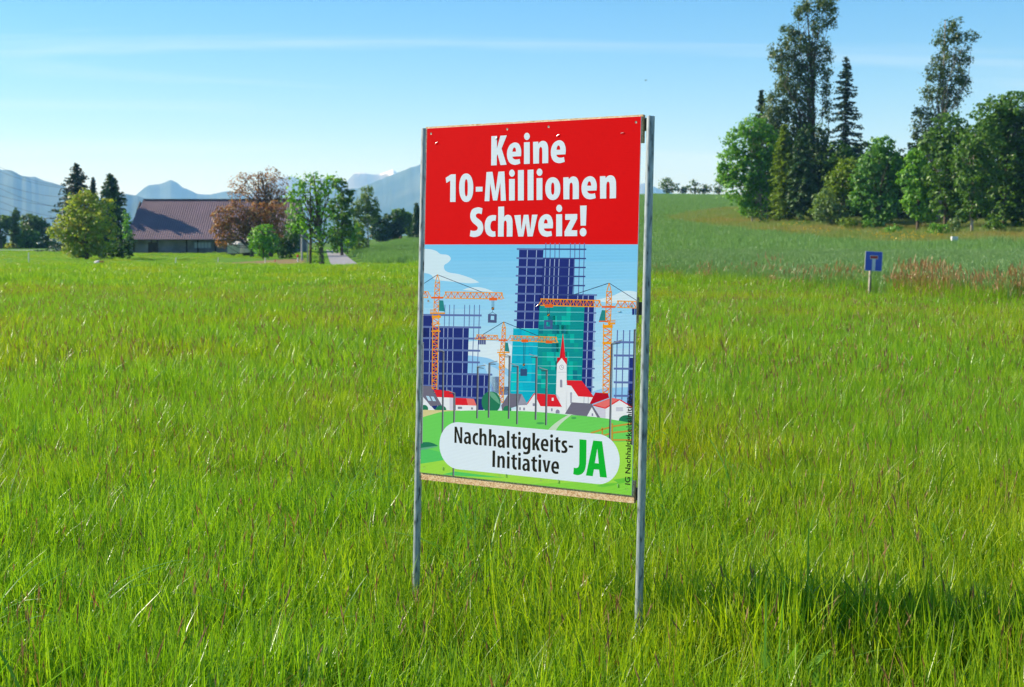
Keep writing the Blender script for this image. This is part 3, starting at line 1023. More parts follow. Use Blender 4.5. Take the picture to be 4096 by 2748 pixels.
# green hills with field, path and bushes
p = Print('printed_meadow', 23)
p.poly(SAND, [(60, 1440), (400, 1444), (400, 1460), (150, 1500), (60, 1520)], Z2)
p.poly(GREEN, [(60, 1512), (150, 1483, 1), (260, 1455, 1), (400, 1447, 1), (600, 1443, 1), (800, 1445, 1), (1000, 1450, 1), (1290, 1474, 1), (1590, 1500, 1), (1930, 1560), (1930, 2200), (60, 2200)], Z2, dl=1)
p.poly(MIDG, [(80, 470), (200, 470, 1), (420, 560, 1), (400, 700), (80, 640)], Z4, dl=2)
p.poly(LIME, [(80, 603), (200, 585), (310, 566), (700, 640), (1300, 600), (1900, 385), (2120, 380), (2120, 920), (80, 720)], Z4, dl=3)
p.poly(MIDG, [(300, 700), (420, 672), (900, 730), (500, 715)], Z4, dl=4)
p.poly((140, 218, 72), [(1000, 790), (1500, 770), (1960, 770), (2120, 715), (2120, 920), (1700, 880)], Z4, dl=4)
p.poly((110, 200, 66), [(1740, 800), (1850, 780), (1960, 770), (1900, 795), (1800, 812)], Z4, dl=5)
p.poly((110, 200, 66), [(1900, 742), (2120, 706), (2120, 740), (1960, 780)], Z4, dl=5)
p.poly(LGREEN, [(80, 455), (170, 440, 1), (262, 438), (200, 452, 1), (80, 478)], Z4, dl=4)
p.poly(DGREEN, [(80, 410), (130, 398, 1), (190, 400, 1), (262, 432), (180, 440, 1), (80, 455)], Z4, dl=5)
p.poly((76, 168, 92), oval(1220, 214, 38, 10), Z4, dl=4)
p.poly((76, 168, 92), oval(1532, 163, 24, 10), Z4, dl=4)
p.poly(PATHC, [(1288, 282), (1360, 290), (1410, 220, 1), (1520, 130), (1494, 128), (1370, 205, 1)], Z4, dl=4)
for a, b, w in (((1892, 212), (1892, 380), 15), ((1798, 250), (1800, 330), 16)):
    p.line(WOODC, a, b, w, Z4, dl=6)
for a, b in (((1900, 240), (2120, 205)), ((1900, 300), (2120, 275)), ((1690, 305), (1880, 245)), ((1730, 350), (1880, 305)), ((1900, 368), (2120, 366))):
    p.line(WOODC, a, b, 15, Z4, dl=6)
p.done()

# village
p = Print('printed_village', 18)
p.poly((84, 178, 98), [(480, 1450), (60, 1450), (60, 1430)], Z2)
p.poly(HWH, [(60, 1300), (150, 1400), (192, 1447), (60, 1447)], Z2, dl=1)
p.poly(GROOF, [(60, 1232), (152, 1238), (247, 1400), (152, 1408), (60, 1290)], Z2, dl=2)
p.poly((186, 220, 245), [(113, 1321), (139, 1323), (160, 1364), (133, 1362)], Z2, dl=3); p.poly((186, 220, 245), [(152, 1325), (178, 1327), (198, 1366), (172, 1365)], Z2, dl=3)
p.poly(HWH, [(205, 1328), (345, 1333), (345, 1448), (190, 1447), (245, 1400)], Z2)
p.poly(HLIL, [(313, 1333), (345, 1335), (345, 1448), (313, 1448)], Z2, dl=1)
p.poly(ROOF, [(182, 1272), (200, 1266), (335, 1284), (350, 1336), (205, 1331)], Z2, dl=2)
p.poly(HWH, [(365, 1396), (541, 1402), (541, 1450), (365, 1450)], Z2)
p.poly(ROOF, [(363, 1336), (455, 1340), (470, 1400), (363, 1398)], Z2, dl=1); p.poly(SALM, [(455, 1340), (520, 1346), (543, 1403), (470, 1400)], Z2, dl=1)
p.rect((130, 130, 150), 383, 1412, 419, 1431, Z2, dl=2); p.rect((130, 130, 150), 496, 1418, 512, 1436, Z2, dl=2)
p.poly(DGREEN, oval(97, 1430, 34, 32), Z2, dl=3); p.poly(DGREEN, oval(240, 1440, 46, 38), Z2, dl=3)
p.poly(DGREEN, oval(666, 1372, 80, 90, 2.2), Z2, dl=3); p.poly(LGREEN, [(650, 1284), (690, 1295, 1), (725, 1340, 1), (740, 1390), (700, 1360, 1), (660, 1320, 1)], Z2, dl=4)
p.poly(DGREEN, oval(803, 1436, 34, 34), Z2, dl=4)
p.poly(GROOF, [(752, 1400), (815, 1298), (926, 1302), (978, 1396), (900, 1400), (760, 1445)], Z2, dl=1)
p.poly((156, 156, 176), [(926, 1302), (978, 1396), (893, 1398)], Z2, dl=2)
p.poly(HWH, [(893, 1396), (977, 1396), (977, 1452), (893, 1450)], Z2, dl=2)
p.rect((150, 150, 170), 905, 1415, 918, 1440, Z2, dl=3); p.rect((150, 150, 170), 938, 1418, 954, 1440, Z2, dl=3)
p.poly(HWH, [(168, 1385), (228, 1300), (282, 1400), (282, 1456), (168, 1450)], Z3, dl=3)
p.poly(ROOF, [(225, 1296), (406, 1307), (463, 1410), (280, 1405)], Z3, dl=5)
p.line(ROOF, (168, 1385), (228, 1297), 9, Z3, dl=4)
p.poly(HWH, [(280, 1405), (460, 1409), (460, 1466), (280, 1456)], Z3, dl=4)
p.rect(HWH, 376, 1333, 392, 1358, Z3, dl=6); p.rect((140, 140, 165), 214, 1380, 232, 1404, Z3, dl=4)
p.rect((140, 140, 165), 370, 1423, 383, 1448, Z3, dl=5); p.poly((140, 140, 165), [(410, 1466), (412, 1440, 1), (426, 1432, 1), (440, 1442, 1), (442, 1466)], Z3, dl=5)
p.poly(HWH, [(420, 1042), (460, 994), (502, 1045), (502, 1470), (450, 1470), (412, 1300)], Z3, dl=2)
p.poly(HLIL, [(412, 1296), (440, 1330), (440, 1466), (428, 1380)], Z3, dl=3)
p.poly(ROOF, [(470, 782), (490, 990), (506, 994), (503, 1052), (460, 994), (421, 1044), (420, 990), (443, 990)], Z3, dl=3)
p.poly((206, 20, 44), [(470, 782), (460, 994), (421, 1044), (420, 990), (443, 990)], Z3, dl=4)
p.poly((170, 170, 188), oval(459, 1073, 19, 21), Z3, dl=3); p.poly(HWH, oval(459, 1073, 15, 17), Z3, dl=4)
p.line((90, 90, 110), (459, 1073), (459, 1060), 3, Z3, dl=5); p.line((90, 90, 110), (459, 1073), (469, 1075), 3, Z3, dl=5)
p.line((200, 200, 214), (428, 1116), (500, 1116), 3, Z3, dl=4)
p.poly((150, 150, 172), [(446, 1244), (446, 1200), (455, 1178, 1), (465, 1200), (465, 1244)], Z3, dl=4)
p.poly(HWH, [(502, 1224), (545, 1232), (600, 1318), (730, 1325), (705, 1384), (540, 1376), (497, 1466)], Z3, dl=2)
p.poly(ROOF, [(502, 1184), (630, 1187), (736, 1328), (600, 1320), (540, 1230), (508, 1225)], Z3, dl=4)
p.line((200, 200, 214), (650, 1322), (648, 1380), 8, Z3, dl=4); p.line((200, 200, 214), (686, 1324), (684, 1382), 8, Z3, dl=4)
p.poly((170, 170, 190), [(532, 1376), (532, 1310), (540, 1285, 1), (547, 1310), (546, 1376)], Z3, dl=4)
p.poly(GROOF, [(545, 1371), (712, 1380), (787, 1502), (760, 1497), (672, 1492), (488, 1468)], Z3, dl=5)
p.poly(HWH, [(672, 1492), (715, 1412), (763, 1500)], Z3, dl=6); p.rect((140, 140, 165), 714, 1464, 727, 1486, Z3, dl=7)
p.poly(ROOFD, [(745, 1286), (852, 1294), (862, 1330), (712, 1386), (698, 1380)], Z3, dl=5)
p.poly(HLIL, [(735, 1404), (830, 1424), (830, 1510), (785, 1500)], Z3, dl=4)
p.poly(HWH, [(828, 1424), (950, 1346), (1060, 1410), (1100, 1420), (1100, 1562), (828, 1508)], Z3, dl=4)
p.poly(SALM, [(722, 1392), (880, 1330), (952, 1344), (830, 1421)], Z3, dl=6)
p.line(ROOF, (726, 1394), (830, 1420), 9, Z3, dl=7); p.line(ROOF, (830, 1420), (950, 1346), 10, Z3, dl=7); p.line(ROOF, (950, 1346), (1090, 1428), 10, Z3, dl=7)
p.rect((205, 205, 222), 920, 1411, 980, 1444, Z3, dl=5)
p.poly(DGREEN, [(945, 1528), (955, 1498, 1), (1000, 1478, 1), (1060, 1490, 1), (1080, 1550)], Z3, dl=5)
p.done()

# street lamps standing over the village
def lampost(fr, x0, y0, x1, y1, ax, ay, fr2=None):
    p = Print('printed_lamp', 30)
    f2 = fr2 or fr
    a = fr.m(x0, y0); b = f2.m(x1, y1)
    hw = .0040
    p.poly(LAMPD, [(a[0] - hw, a[1]), (a[0] + .0005, a[1]), (b[0] + .0005, b[1]), (b[0] - hw, b[1])])
    p.poly(LAMPL, [(a[0] + .0005, a[1]), (a[0] + hw, a[1]), (b[0] + hw, b[1]), (b[0] + .0005, b[1])])
    sg = 1 if ax > x0 else -1
    p.line(LAMPL, (x0 - sg * 7, y0), (ax, ay), 7, fr, dl=1)
    p.line(LAMPD, (x0 - sg * 7, y0 + 7), (ax - sg * 14, ay + 26), 6, fr, dl=1)
    p.done()
lampost(Z2, 262, 942, 302, 330, 200, 915, Z4)
lampost(Z2, 355, 1298, 403, 760, 293, 1270, Z4)
lampost(Z2, 553, 1070, 627, 172, 617, 1058, Z4)
lampost(Z2, 652, 1040, 735, 165, 718, 1023, Z4)
lampost(Z2, 823, 980, 923, 174, 765, 960, Z4)
lampost(Z2, 892, 1065, 1001, 226, 833, 1043, Z4)
lampost(Z3, 247, 985, 1175, 183, 187, 963, Z4)
lampost(Z3, 333, 1097, 1272, 233, 272, 1077, Z4)
lampost(Z3, 885, 870, 1869, 400, 970, 840, Z4)
lampost(Z3, 1078, 752, 2078, 415, 1130, 735, Z4)
lampost(Z2, 88, 870, 106, 410, 60, 860, Z4)

# white pill with the slogan
p = Print('printed_white_panel', 33)
pl = uv(1640 + 273 / 2.337, 1600 + 415 / 2.337); pr = uv(1640 + 1962 / 2.337, 1600 + 555 / 2.337)
pt = uv(1640 + 1000 / 2.337, 1600 + 252 / 2.337)[1]; pb = uv(1640 + 1000 / 2.337, 1600 + 707 / 2.337)[1]
rad = (pt - pb) / 2; cw = (pt + pb) / 2
pts = []
for i in range(33):
    th = math.pi / 2 + math.pi * i / 32
    pts.append((pl[0] + rad + rad * math.cos(th), cw + rad * math.sin(th)))
for i in range(33):
    th = -math.pi / 2 + math.pi * i / 32
    pts.append((pr[0] - rad + rad * math.cos(th), cw + rad * math.sin(th)))
p.poly(WHITE, pts)
p.done()

# letter shapes, drawn once each
def glyph(fr, outer, holes=(), extra=()):
    """outline in poster metres, moved so that its left edge and base line are zero"""
    lo = [[fr.m(*q_) for q_ in smooth_path(outer)]] ; hs_ = [[fr.m(*q_) for q_ in smooth_path(h)] for h in holes]; ex = [[fr.m(*q_) for q_ in smooth_path(e_)] for e_ in extra]
    return lo[0], hs_, ex
s1 = 1
G = {}
G['K'] = glyph(FA, [(108, 997), (115, 172), (275, 163), (272, 520), (372, 158), (552, 148), (403, 520), (548, 975), (372, 986), (292, 680), (270, 740), (266, 990)])
G['e'] = glyph(FA, [(952, 735), (960, 600, 1), (942, 490, 1), (885, 385, 1), (780, 348, 1), (655, 405, 1), (580, 530, 1), (556, 680, 1), (580, 830, 1), (650, 935, 1), (770, 978, 1), (860, 965, 1), (935, 940), (912, 810), (850, 827, 1), (780, 825, 1), (730, 795, 1), (710, 748)],
              [[(710, 610), (722, 545, 1), (740, 505, 1), (765, 490, 1), (795, 510, 1), (808, 560, 1), (810, 607)]])
G['i'] = glyph(FA, [(1037, 345), (1200, 337), (1200, 948), (1037, 957)], (), [oval(1120, 176, 81, 102)])
G['n'] = glyph(FA, [(1293, 333), (1438, 325), (1447, 390), (1500, 325, 1), (1580, 303, 1), (1662, 335, 1), (1710, 430, 1), (1722, 560, 1), (1720, 927), (1553, 936), (1553, 560, 1), (1540, 500, 1), (1512, 474, 1), (1482, 500, 1), (1467, 560, 1), (1463, 940), (1300, 945)])
G['1'] = glyph(FB, [(88, 262), (230, 172), (350, 170), (345, 885), (203, 888), (208, 335), (107, 395)])
G['0'] = glyph(FB, oval(622, 518, 183, 370, 2.25), [oval(622, 520, 40, 221, 2.6)])
G['-'] = glyph(FB, [(868, 495), (1045, 492), (1045, 615), (868, 620)])
G['M'] = glyph(FB, [(1098, 865), (1148, 112), (1303, 104), (1382, 610), (1455, 102), (1612, 94), (1650, 852), (1518, 857), (1507, 390), (1425, 845), (1317, 847), (1243, 400), (1222, 863)])
G['l'] = glyph(FB, [(1963, 62), (2115, 55), (2115, 842), (1963, 847)])
G['o'] = glyph(FC, oval(593, 538, 195, 295, 2.2), [oval(592, 538, 43, 157, 2.5)])
G['S'] = glyph(FD, [(47, 682), (63, 568), (110, 582, 1), (160, 577, 1), (192, 552, 1), (198, 515, 1), (165, 475, 1), (110, 430, 1), (70, 370, 1), (56, 305, 1), (65, 230, 1), (105, 165, 1), (200, 133, 1), (250, 140, 1), (290, 153), (273, 265), (225, 248, 1), (180, 258, 1), (162, 290, 1), (175, 325, 1), (230, 368, 1), (280, 420, 1), (303, 500, 1), (297, 580, 1), (255, 655, 1), (190, 690, 1), (130, 700, 1), (80, 693, 1)])
G['c'] = glyph(FD, [(552, 288), (540, 388), (500, 386, 1), (460, 410, 1), (440, 485, 1), (452, 555, 1), (490, 590, 1), (532, 585), (540, 685), (470, 693, 1), (400, 668, 1), (350, 600, 1), (332, 500, 1), (345, 395, 1), (390, 315, 1), (460, 283, 1), (510, 280, 1)])
G['h'] = glyph(FD, [(590, 120), (702, 117), (702, 322), (735, 283, 1), (780, 273, 1), (830, 297, 1), (857, 360, 1), (862, 430, 1), (860, 688), (750, 690), (752, 430, 1), (743, 398, 1), (725, 385, 1), (706, 400, 1), (697, 440, 1), (693, 690), (584, 690)])
G['w'] = glyph(FD, [(895, 285), (1017, 277), (1030, 560), (1075, 274), (1165, 273), (1200, 562), (1232, 272), (1338, 270), (1245, 685), (1148, 687), (1115, 430), (1068, 687), (972, 688)])
G['z'] = glyph(FD, [(1865, 260), (2093, 256), (2093, 345), (1980, 567), (2093, 567), (2093, 677), (1852, 680), (1852, 590), (1965, 367), (1865, 368)])
G['!'] = glyph(FD, [(2147, 98), (2272, 95), (2258, 477), (2157, 478)], (), [oval(2205, 602, 65, 80)])
g = {}
g['N'] = glyph(FE, [(150, 138), (225, 145), (343, 525), (335, 155), (410, 160), (405, 705), (325, 700), (213, 320), (217, 690), (143, 685)])
g['a'] = glyph(FE, [(487, 340), (550, 320, 1), (620, 327, 1), (675, 380, 1), (695, 480, 1), (697, 735), (622, 727), (612, 690), (585, 718, 1), (545, 727, 1), (492, 700, 1), (460, 615, 1), (477, 530, 1), (530, 478, 1), (612, 465), (605, 425, 1), (580, 398, 1), (540, 395, 1), (497, 412)],
              [[(612, 528), (570, 537, 1), (540, 575, 1), (541, 622, 1), (567, 655, 1), (597, 643, 1), (612, 600)]])
g['c'] = glyph(FE, [(943, 360), (932, 440), (900, 432, 1), (860, 455, 1), (835, 545, 1), (850, 630, 1), (890, 670, 1), (930, 668), (938, 748), (890, 757, 1), (822, 725, 1), (767, 650, 1), (750, 550, 1), (767, 440, 1), (820, 368, 1), (880, 346, 1), (915, 350, 1)])
g['h'] = glyph(FE, [(980, 193), (1067, 200), (1067, 405), (1100, 376, 1), (1140, 367, 1), (1190, 392, 1), (1218, 455, 1), (1223, 530, 1), (1220, 778), (1138, 772), (1138, 525, 1), (1130, 467, 1), (1105, 447, 1), (1076, 464, 1), (1062, 515, 1), (1060, 765), (978, 760)])
g['l'] = glyph(FE, [(1902, 268), (1990, 274), (1984, 845), (1898, 838)])
g['t'] = glyph(FF, [(1527, 370), (1630, 340), (1630, 462), (1708, 467), (1708, 550), (1628, 545), (1628, 765, 1), (1648, 818, 1), (1695, 833), (1692, 930), (1640, 930, 1), (1572, 905, 1), (1535, 840, 1), (1525, 755, 1), (1527, 535), (1475, 530), (1478, 450), (1527, 455)])
g['i'] = glyph(FF, [(122, 337), (220, 345), (217, 800), (115, 795)], (), [oval(168, 215, 53, 65)])
g['g'] = glyph(FF, [(495, 370), (582, 375), (580, 820, 1), (562, 930, 1), (500, 990, 1), (420, 1005, 1), (360, 998, 1), (305, 975), (325, 888), (380, 910, 1), (435, 908, 1), (468, 868, 1), (478, 780), (450, 806, 1), (400, 813, 1), (340, 780, 1), (297, 690, 1), (285, 585, 1), (302, 450, 1), (350, 372, 1), (410, 350, 1), (460, 370, 1), (488, 415)],
              [oval(433, 588, 51, 136, 2.4)])
g['k'] = glyph(FF, [(655, 190), (760, 197), (755, 585), (830, 397), (942, 405), (845, 590), (942, 860), (833, 852), (772, 665), (752, 700), (748, 845), (652, 838)])
g['e'] = glyph(FF, [(1252, 700), (1257, 610, 1), (1240, 500, 1), (1190, 428, 1), (1110, 408, 1), (1020, 460, 1), (970, 580, 1), (970, 690, 1), (1000, 800, 1), (1070, 868, 1), (1150, 887, 1), (1235, 873), (1222, 788), (1160, 798, 1), (1100, 775, 1), (1070, 735, 1), (1062, 685)],
              [[(1062, 605), (1075, 540, 1), (1095, 500, 1), (1120, 493, 1), (1150, 520, 1), (1162, 570, 1), (1165, 612)]])
g['s'] = glyph(FF, [(1738, 920), (1750, 830), (1800, 857, 1), (1845, 855, 1), (1872, 825, 1), (1863, 785, 1), (1800, 710, 1), (1755, 640, 1), (1745, 575, 1), (1770, 505, 1), (1830, 472, 1), (1900, 472, 1), (1955, 492), (1940, 582), (1900, 562, 1), (1860, 566, 1), (1842, 597, 1), (1857, 637, 1), (1915, 700, 1), (1960, 765, 1), (1970, 835, 1), (1945, 905, 1), (1890, 942, 1), (1830, 948, 1), (1780, 940, 1)])
g['-'] = glyph(FF, [(2015, 655), (2178, 665), (2175, 748), (2015, 738)])
g['I'] = glyph(FG, [(158, 93), (242, 98), (233, 615), (150, 612)])
g['n'] = glyph(FG, [(310, 255), (380, 258), (385, 300), (415, 268, 1), (455, 258, 1), (510, 282, 1), (538, 345, 1), (543, 415, 1), (537, 645), (458, 640), (460, 405, 1), (450, 352, 1), (425, 335, 1), (399, 352, 1), (388, 400, 1), (383, 632), (303, 627)])
g['v'] = glyph(FG, [(1718, 378), (1808, 385), (1842, 660), (1888, 398), (1970, 405), (1880, 775), (1797, 770)])
JA = {'J': glyph(FH, [(240, 95), (418, 110), (410, 690, 1), (398, 790, 1), (368, 890, 1), (310, 962, 1), (220, 1000, 1), (150, 995, 1), (85, 975), (102, 808), (150, 820, 1), (200, 808, 1), (228, 760, 1), (235, 690, 1)]),
      'A': glyph(FH, [(403, 1010), (587, 125), (810, 143), (932, 1062), (757, 1047), (735, 862), (607, 853), (575, 1027)], [[(690, 325), (727, 705), (627, 695)]])}

def put(p, col, gl, left_u=None, dw=0.0):
    outer, holes, ex = gl
    l0 = min(q_[0] for q_ in outer)
    du = 0 if left_u is None else left_u - l0
    mv = lambda lp: [(q_[0] + du, q_[1] + dw) for q_ in lp]
    p.poly(col, mv(outer), None, [mv(h) for h in holes])
    for e_ in ex:
        p.poly(col, mv(e_))

def baseline(gl):
    return min(q_[1] for q_ in gl[0])
LAY = 36
def text_line(name, col, table, items, ref_w):
    """items: (letter, left u or None = where it was drawn); every letter stands on the line's base"""
    p = Print(name, LAY)
    for ch, lu in items:
        gl = table[ch]
        if lu is None:
            put(p, col, gl)
        else:
            put(p, col, gl, lu, ref_w[1] - ref_w[0][ch])
    p.done()
BL1 = (FA.m(1037, 957)[1] + FA.m(1300, 945)[1]) / 2
BL2 = (FB.m(203, 888)[1] + FC.m(1805, 790)[1]) / 2
BL3 = (FD.m(584, 690)[1] + FD.m(1690, 680)[1]) / 2
baseG = {'e': BL1, 'i': BL1, 'n': BL1, 'l': BL2, 'h': BL3, 'c': BL3}
text_line('printed_headline', WHITE, G, [('K', None), ('e', None), ('i', None), ('n', None), ('e', FA.m(1795, 600)[0])], (baseG, BL1))
text_line('printed_headline', WHITE, G, [('1', None), ('0', None), ('-', None), ('M', None), ('i', FB.m(1728, 500)[0]), ('l', None), ('l', FB.m(2203, 500)[0]), ('i', FC.m(168, 500)[0]), ('o', None), ('n', FC.m(858, 500)[0]), ('e', FC.m(1335, 500)[0]), ('n', FC.m(1805, 500)[0])], (baseG, BL2))
text_line('printed_headline', WHITE, G, [('S', None), ('c', None), ('h', None), ('w', None), ('e', FD.m(1352, 480)[0]), ('i', FD.m(1688, 480)[0]), ('z', None), ('!', None)], (baseG, BL3))
BLa = FE.m(143, 685)[1]; BLb = FG.m(150, 612)[1]
baseg = {'h': FE.m(978, 760)[1], 'a': FE.m(697, 735)[1], 't': FF.m(1640, 930)[1], 'i': FF.m(115, 795)[1], 'e': FF.m(1150, 887)[1]}
def at_base(ch, fr, x, y):
    """left edge and base point of a repeated letter as seen in the photo"""
    return fr.m(x, y)
def text_line2(name, col, table, items):
    p = Print(name, LAY)
    for ch, pos in items:
        gl = table[ch]
        if pos is None:
            put(p, col, gl)
        else:
            fr, x, y = pos
            u_, w_ = fr.m(x, y)
            put(p, col, gl, u_, w_ - baseg[ch])
    p.done()
text_line2('printed_slogan', BLACK, g, [('N', None), ('a', None), ('c', None), ('h', None), ('h', (FE, 1288, 786)), ('a', (FE, 1583, 832)), ('l', None), ('t', (FE, 2033, 866)), ('i', None), ('g', None), ('k', None), ('e', None), ('i', (FF, 1316, 898)), ('t', None), ('s', None), ('-', None)])
text_line2('printed_slogan', BLACK, g, [('I', None), ('n', None), ('i', (FG, 603, 655)), ('t', (FG, 730, 683)), ('i', (FG, 952, 690)), ('a', (FG, 1083, 722)), ('t', (FG, 1356, 745)), ('i', (FG, 1586, 752)), ('v', None), ('e', (FG, 1985, 806))])
p = Print('printed_yes_vote', LAY)
put(p, JAGREEN, JA['J']); put(p, JAGREEN, JA['A'])
p.done()
# small imprint running up the right edge
cu = bpy.data.curves.new('imprint', 'FONT')
cu.body = 'IG Nachhaltigkeitsinitiative'
cu.size = 1.0
cu.resolution_u = 3
cu.offset = .018
tmp = bpy.data.objects.new('imprint_tmp', cu)
COL.objects.link(tmp)
bpy.context.view_layer.update()
me = bpy.data.meshes.new_from_object(tmp.evaluated_get(bpy.context.evaluated_depsgraph_get()))
bpy.data.objects.remove(tmp)
co = np.zeros(len(me.vertices) * 3); me.vertices.foreach_get('co', co); co = co.reshape(-1, 3)
b0 = uv(2440 + 186 / 2.305, 1300 + 1470 / 2.305); b1 = uv(2440 + 203 / 2.305, 1300 + 592 / 2.305)
tx = (co[:, 0] - co[:, 0].min()) / (co[:, 0].max() - co[:, 0].min())
caph = .0195
kx = caph / .70
newco = np.stack([b0[0] * (1 - tx) + b1[0] * tx - co[:, 1] * kx, np.full(len(co), .0008 - 38 * INKSTEP), b0[1] * (1 - tx) + b1[1] * tx + WO], 1)
me.vertices.foreach_set('co', newco.ravel())
me.update()
me.materials.clear()
link_obj('printed_imprint', me, inkc(*BLACK), poster)

# screws sunk into the sheet and staples
FY = .0008 - 40 * INKSTEP
def disc(mb, u, w, r, r2, y, k=12):
    V_ = []
    for rr_ in (r, r2):
        for j in range(k):
            th = 2 * math.pi * j / k
            V_.append((u + rr_ * math.cos(th), y if rr_ == r else y + .0003, w + rr_ * math.sin(th)))
    fs = [(j, (j + 1) % k, k + (j + 1) % k, k + j) for j in range(k)] + [tuple(range(k, 2 * k))]
    mb.add(V_, fs)
M_SCREW = simple('screw_head', (.30, .26, .2, 1), .4, metal=.6)
for px_, py_ in ((1725, 534), (2029, 516), (2194, 506), (2542, 488), (1696, 1871), (1999, 1903), (2165, 1920), (2507, 1955), (1713, 1203), (2526, 1222)):
    u_, w_ = uv(px_, py_)
    mb = MB(); disc(mb, u_, w_ + WO, .0042, .0030, FY)
    mb.build('screw', M_SCREW, sign)
for px_, py_, an in ((1746, 571, .7), (1986, 552, .9), (2231, 541, .6), (2488, 531, .2), (1771, 1875, 1.5), (2024, 1902, 1.6), (2234, 1925, 1.5), (2472, 1940, 1.5), (2476, 1242, .1), (2149, 1220, .7)):
    u_, w_ = uv(px_, py_)
    c, s_ = math.cos(an) * .006, math.sin(an) * .006
    mb = MB().tube([(u_ - c, FY - .0002, w_ + WO - s_), (u_ - c * .8, FY - .0014, w_ + WO - s_ * .8), (u_ + c * .8, FY - .0014, w_ + WO + s_ * .8), (u_ + c, FY - .0002, w_ + WO + s_)], .0008, 6)
    mb.build('staple', M_PIN, sign)

# ---------------------------------------------------------------- trees and shrubs
def lc(*cols):
    n_ = len(cols)
    return [(i / max(1, n_ - 1), c) for i, c in enumerate(cols)]
M_BARK = simple('bark_grey_brown', (.13, .10, .07, 1), .9, var=.4, scale=5, bump=.6, spec=.2)
M_BARKP = simple('bark_pale', (.42, .36, .29, 1), .85, var=.35, scale=4, bump=.4, spec=.2)
M_BIRCH = simple('bark_birch', (.62, .60, .56, 1), .8, scale=3, col2=(.10, .09, .08, 1), spec=.2, stretch=(1, 1, 3))
L_MID = leafy('leaf_mid_green', lc((.030, .075, .010, 1), (.060, .140, .014, 1), (.10, .20, .022, 1)))
L_BRIGHT = leafy('leaf_bright_green', lc((.045, .125, .012, 1), (.085, .21, .018, 1), (.14, .28, .03, 1)), gain=1.75)
L_ASH = leafy('leaf_fresh_green', lc((.05, .14, .018, 1), (.085, .215, .03, 1), (.13, .26, .05, 1)))
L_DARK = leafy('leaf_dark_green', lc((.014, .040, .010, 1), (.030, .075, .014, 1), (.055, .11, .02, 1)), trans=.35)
L_YEL = leafy('leaf_yellow_green', lc((.09, .14, .010, 1), (.15, .21, .018, 1), (.22, .27, .04, 1), (.20, .17, .04, 1)), gain=1.8)
L_LIME = leafy('leaf_lime', lc((.07, .13, .008, 1), (.12, .19, .012, 1), (.16, .24, .02, 1)))
L_BROWN = leafy('leaf_copper_brown', lc((.12, .055, .022, 1), (.20, .10, .035, 1), (.28, .16, .06, 1), (.14, .13, .03, 1)), tcol=(1.2, .95, .6))
L_NEEDLE = leafy('needle_dark', lc((.010, .028, .014, 1), (.018, .050, .022, 1), (.035, .075, .026, 1)), trans=.18)
L_NEEDLEB = leafy('needle_green', lc((.020, .058, .016, 1), (.035, .090, .022, 1), (.060, .12, .028, 1)), trans=.22)
L_FIR = leafy('needle_olive', lc((.030, .055, .014, 1), (.050, .088, .020, 1), (.085, .125, .028, 1)), trans=.3, gain=1.75)
L_BIRCH = leafy('leaf_birch', lc((.06, .12, .03, 1), (.10, .17, .05, 1), (.15, .22, .08, 1)))
L_HAZED = leafy('leaf_hazed_green', lc((.035, .075, .025, 1), (.06, .11, .035, 1), (.09, .15, .05, 1)), gain=1.7)  # distant leaves: haze put into the colour as lighter greens

def leaves_mesh(C, N, L, W, seed):
    """rhombic leaves at C with normals N, half lengths L and half widths W"""
    r_ = np.random.default_rng(seed)
    n_ = len(C)
    N = N / (np.linalg.norm(N, axis=1, keepdims=True) + 1e-9)
    T = np.cross(N, r_.normal(size=(n_, 3)))
    T /= np.linalg.norm(T, axis=1, keepdims=True) + 1e-9
    B = np.cross(N, T)
    L = np.asarray(L).reshape(-1, 1) * np.ones((n_, 1)); W = np.asarray(W).reshape(-1, 1) * np.ones((n_, 1))
    V_ = np.empty((n_, 4, 3))
    V_[:, 0] = C - T * L; V_[:, 2] = C + T * L
    V_[:, 1] = C + B * W + N * W * .25; V_[:, 3] = C - B * W + N * W * .25
    F_ = np.arange(n_ * 4).reshape(-1, 4)
    return V_.reshape(-1, 3), F_

SEED = [100]
def crown_points(lobes, dens, leaf, seed, flat=.65, clump=None):
    """leaves gathered in clumps over the shell of each lobe; lobes (x,y,z,rx,ry,rz)"""
    r_ = np.random.default_rng(seed)
    C, N = [], []
    for (x, y, z, rx, ry, rz) in lobes:
        cr = clump or max(.35, .20 * min(rx, rz))
        area = math.pi * rx * rz
        ncl = max(8, int(2.6 * area / (cr * cr) * .55))
        u_ = r_.normal(size=(ncl, 3)); u_ /= np.linalg.norm(u_, axis=1, keepdims=True)
        rad_ = r_.uniform(.35, 1.0, (ncl, 1)) ** .45 * r_.uniform(.86, 1.10, (ncl, 1))
        cc = np.array([x, y, z]) + u_ * rad_ * np.array([rx, ry, rz])
        per = max(6, int(dens * area * 2.2 / ncl))
        cs = cr * r_.uniform(.55, 1.35, (ncl, 1, 1))
        off = r_.normal(size=(ncl, per, 3)) * np.array([1, 1, flat]) * cs * .55
        pts_ = cc[:, None, :] + off
        nn = off / (np.linalg.norm(off, axis=2, keepdims=True) + 1e-9) * .5 + u_[:, None, :] * .45 + r_.normal(size=off.shape) * .55 + np.array([0, 0, .35])
        C.append(pts_.reshape(-1, 3)); N.append(nn.reshape(-1, 3))
    return np.concatenate(C), np.concatenate(N)

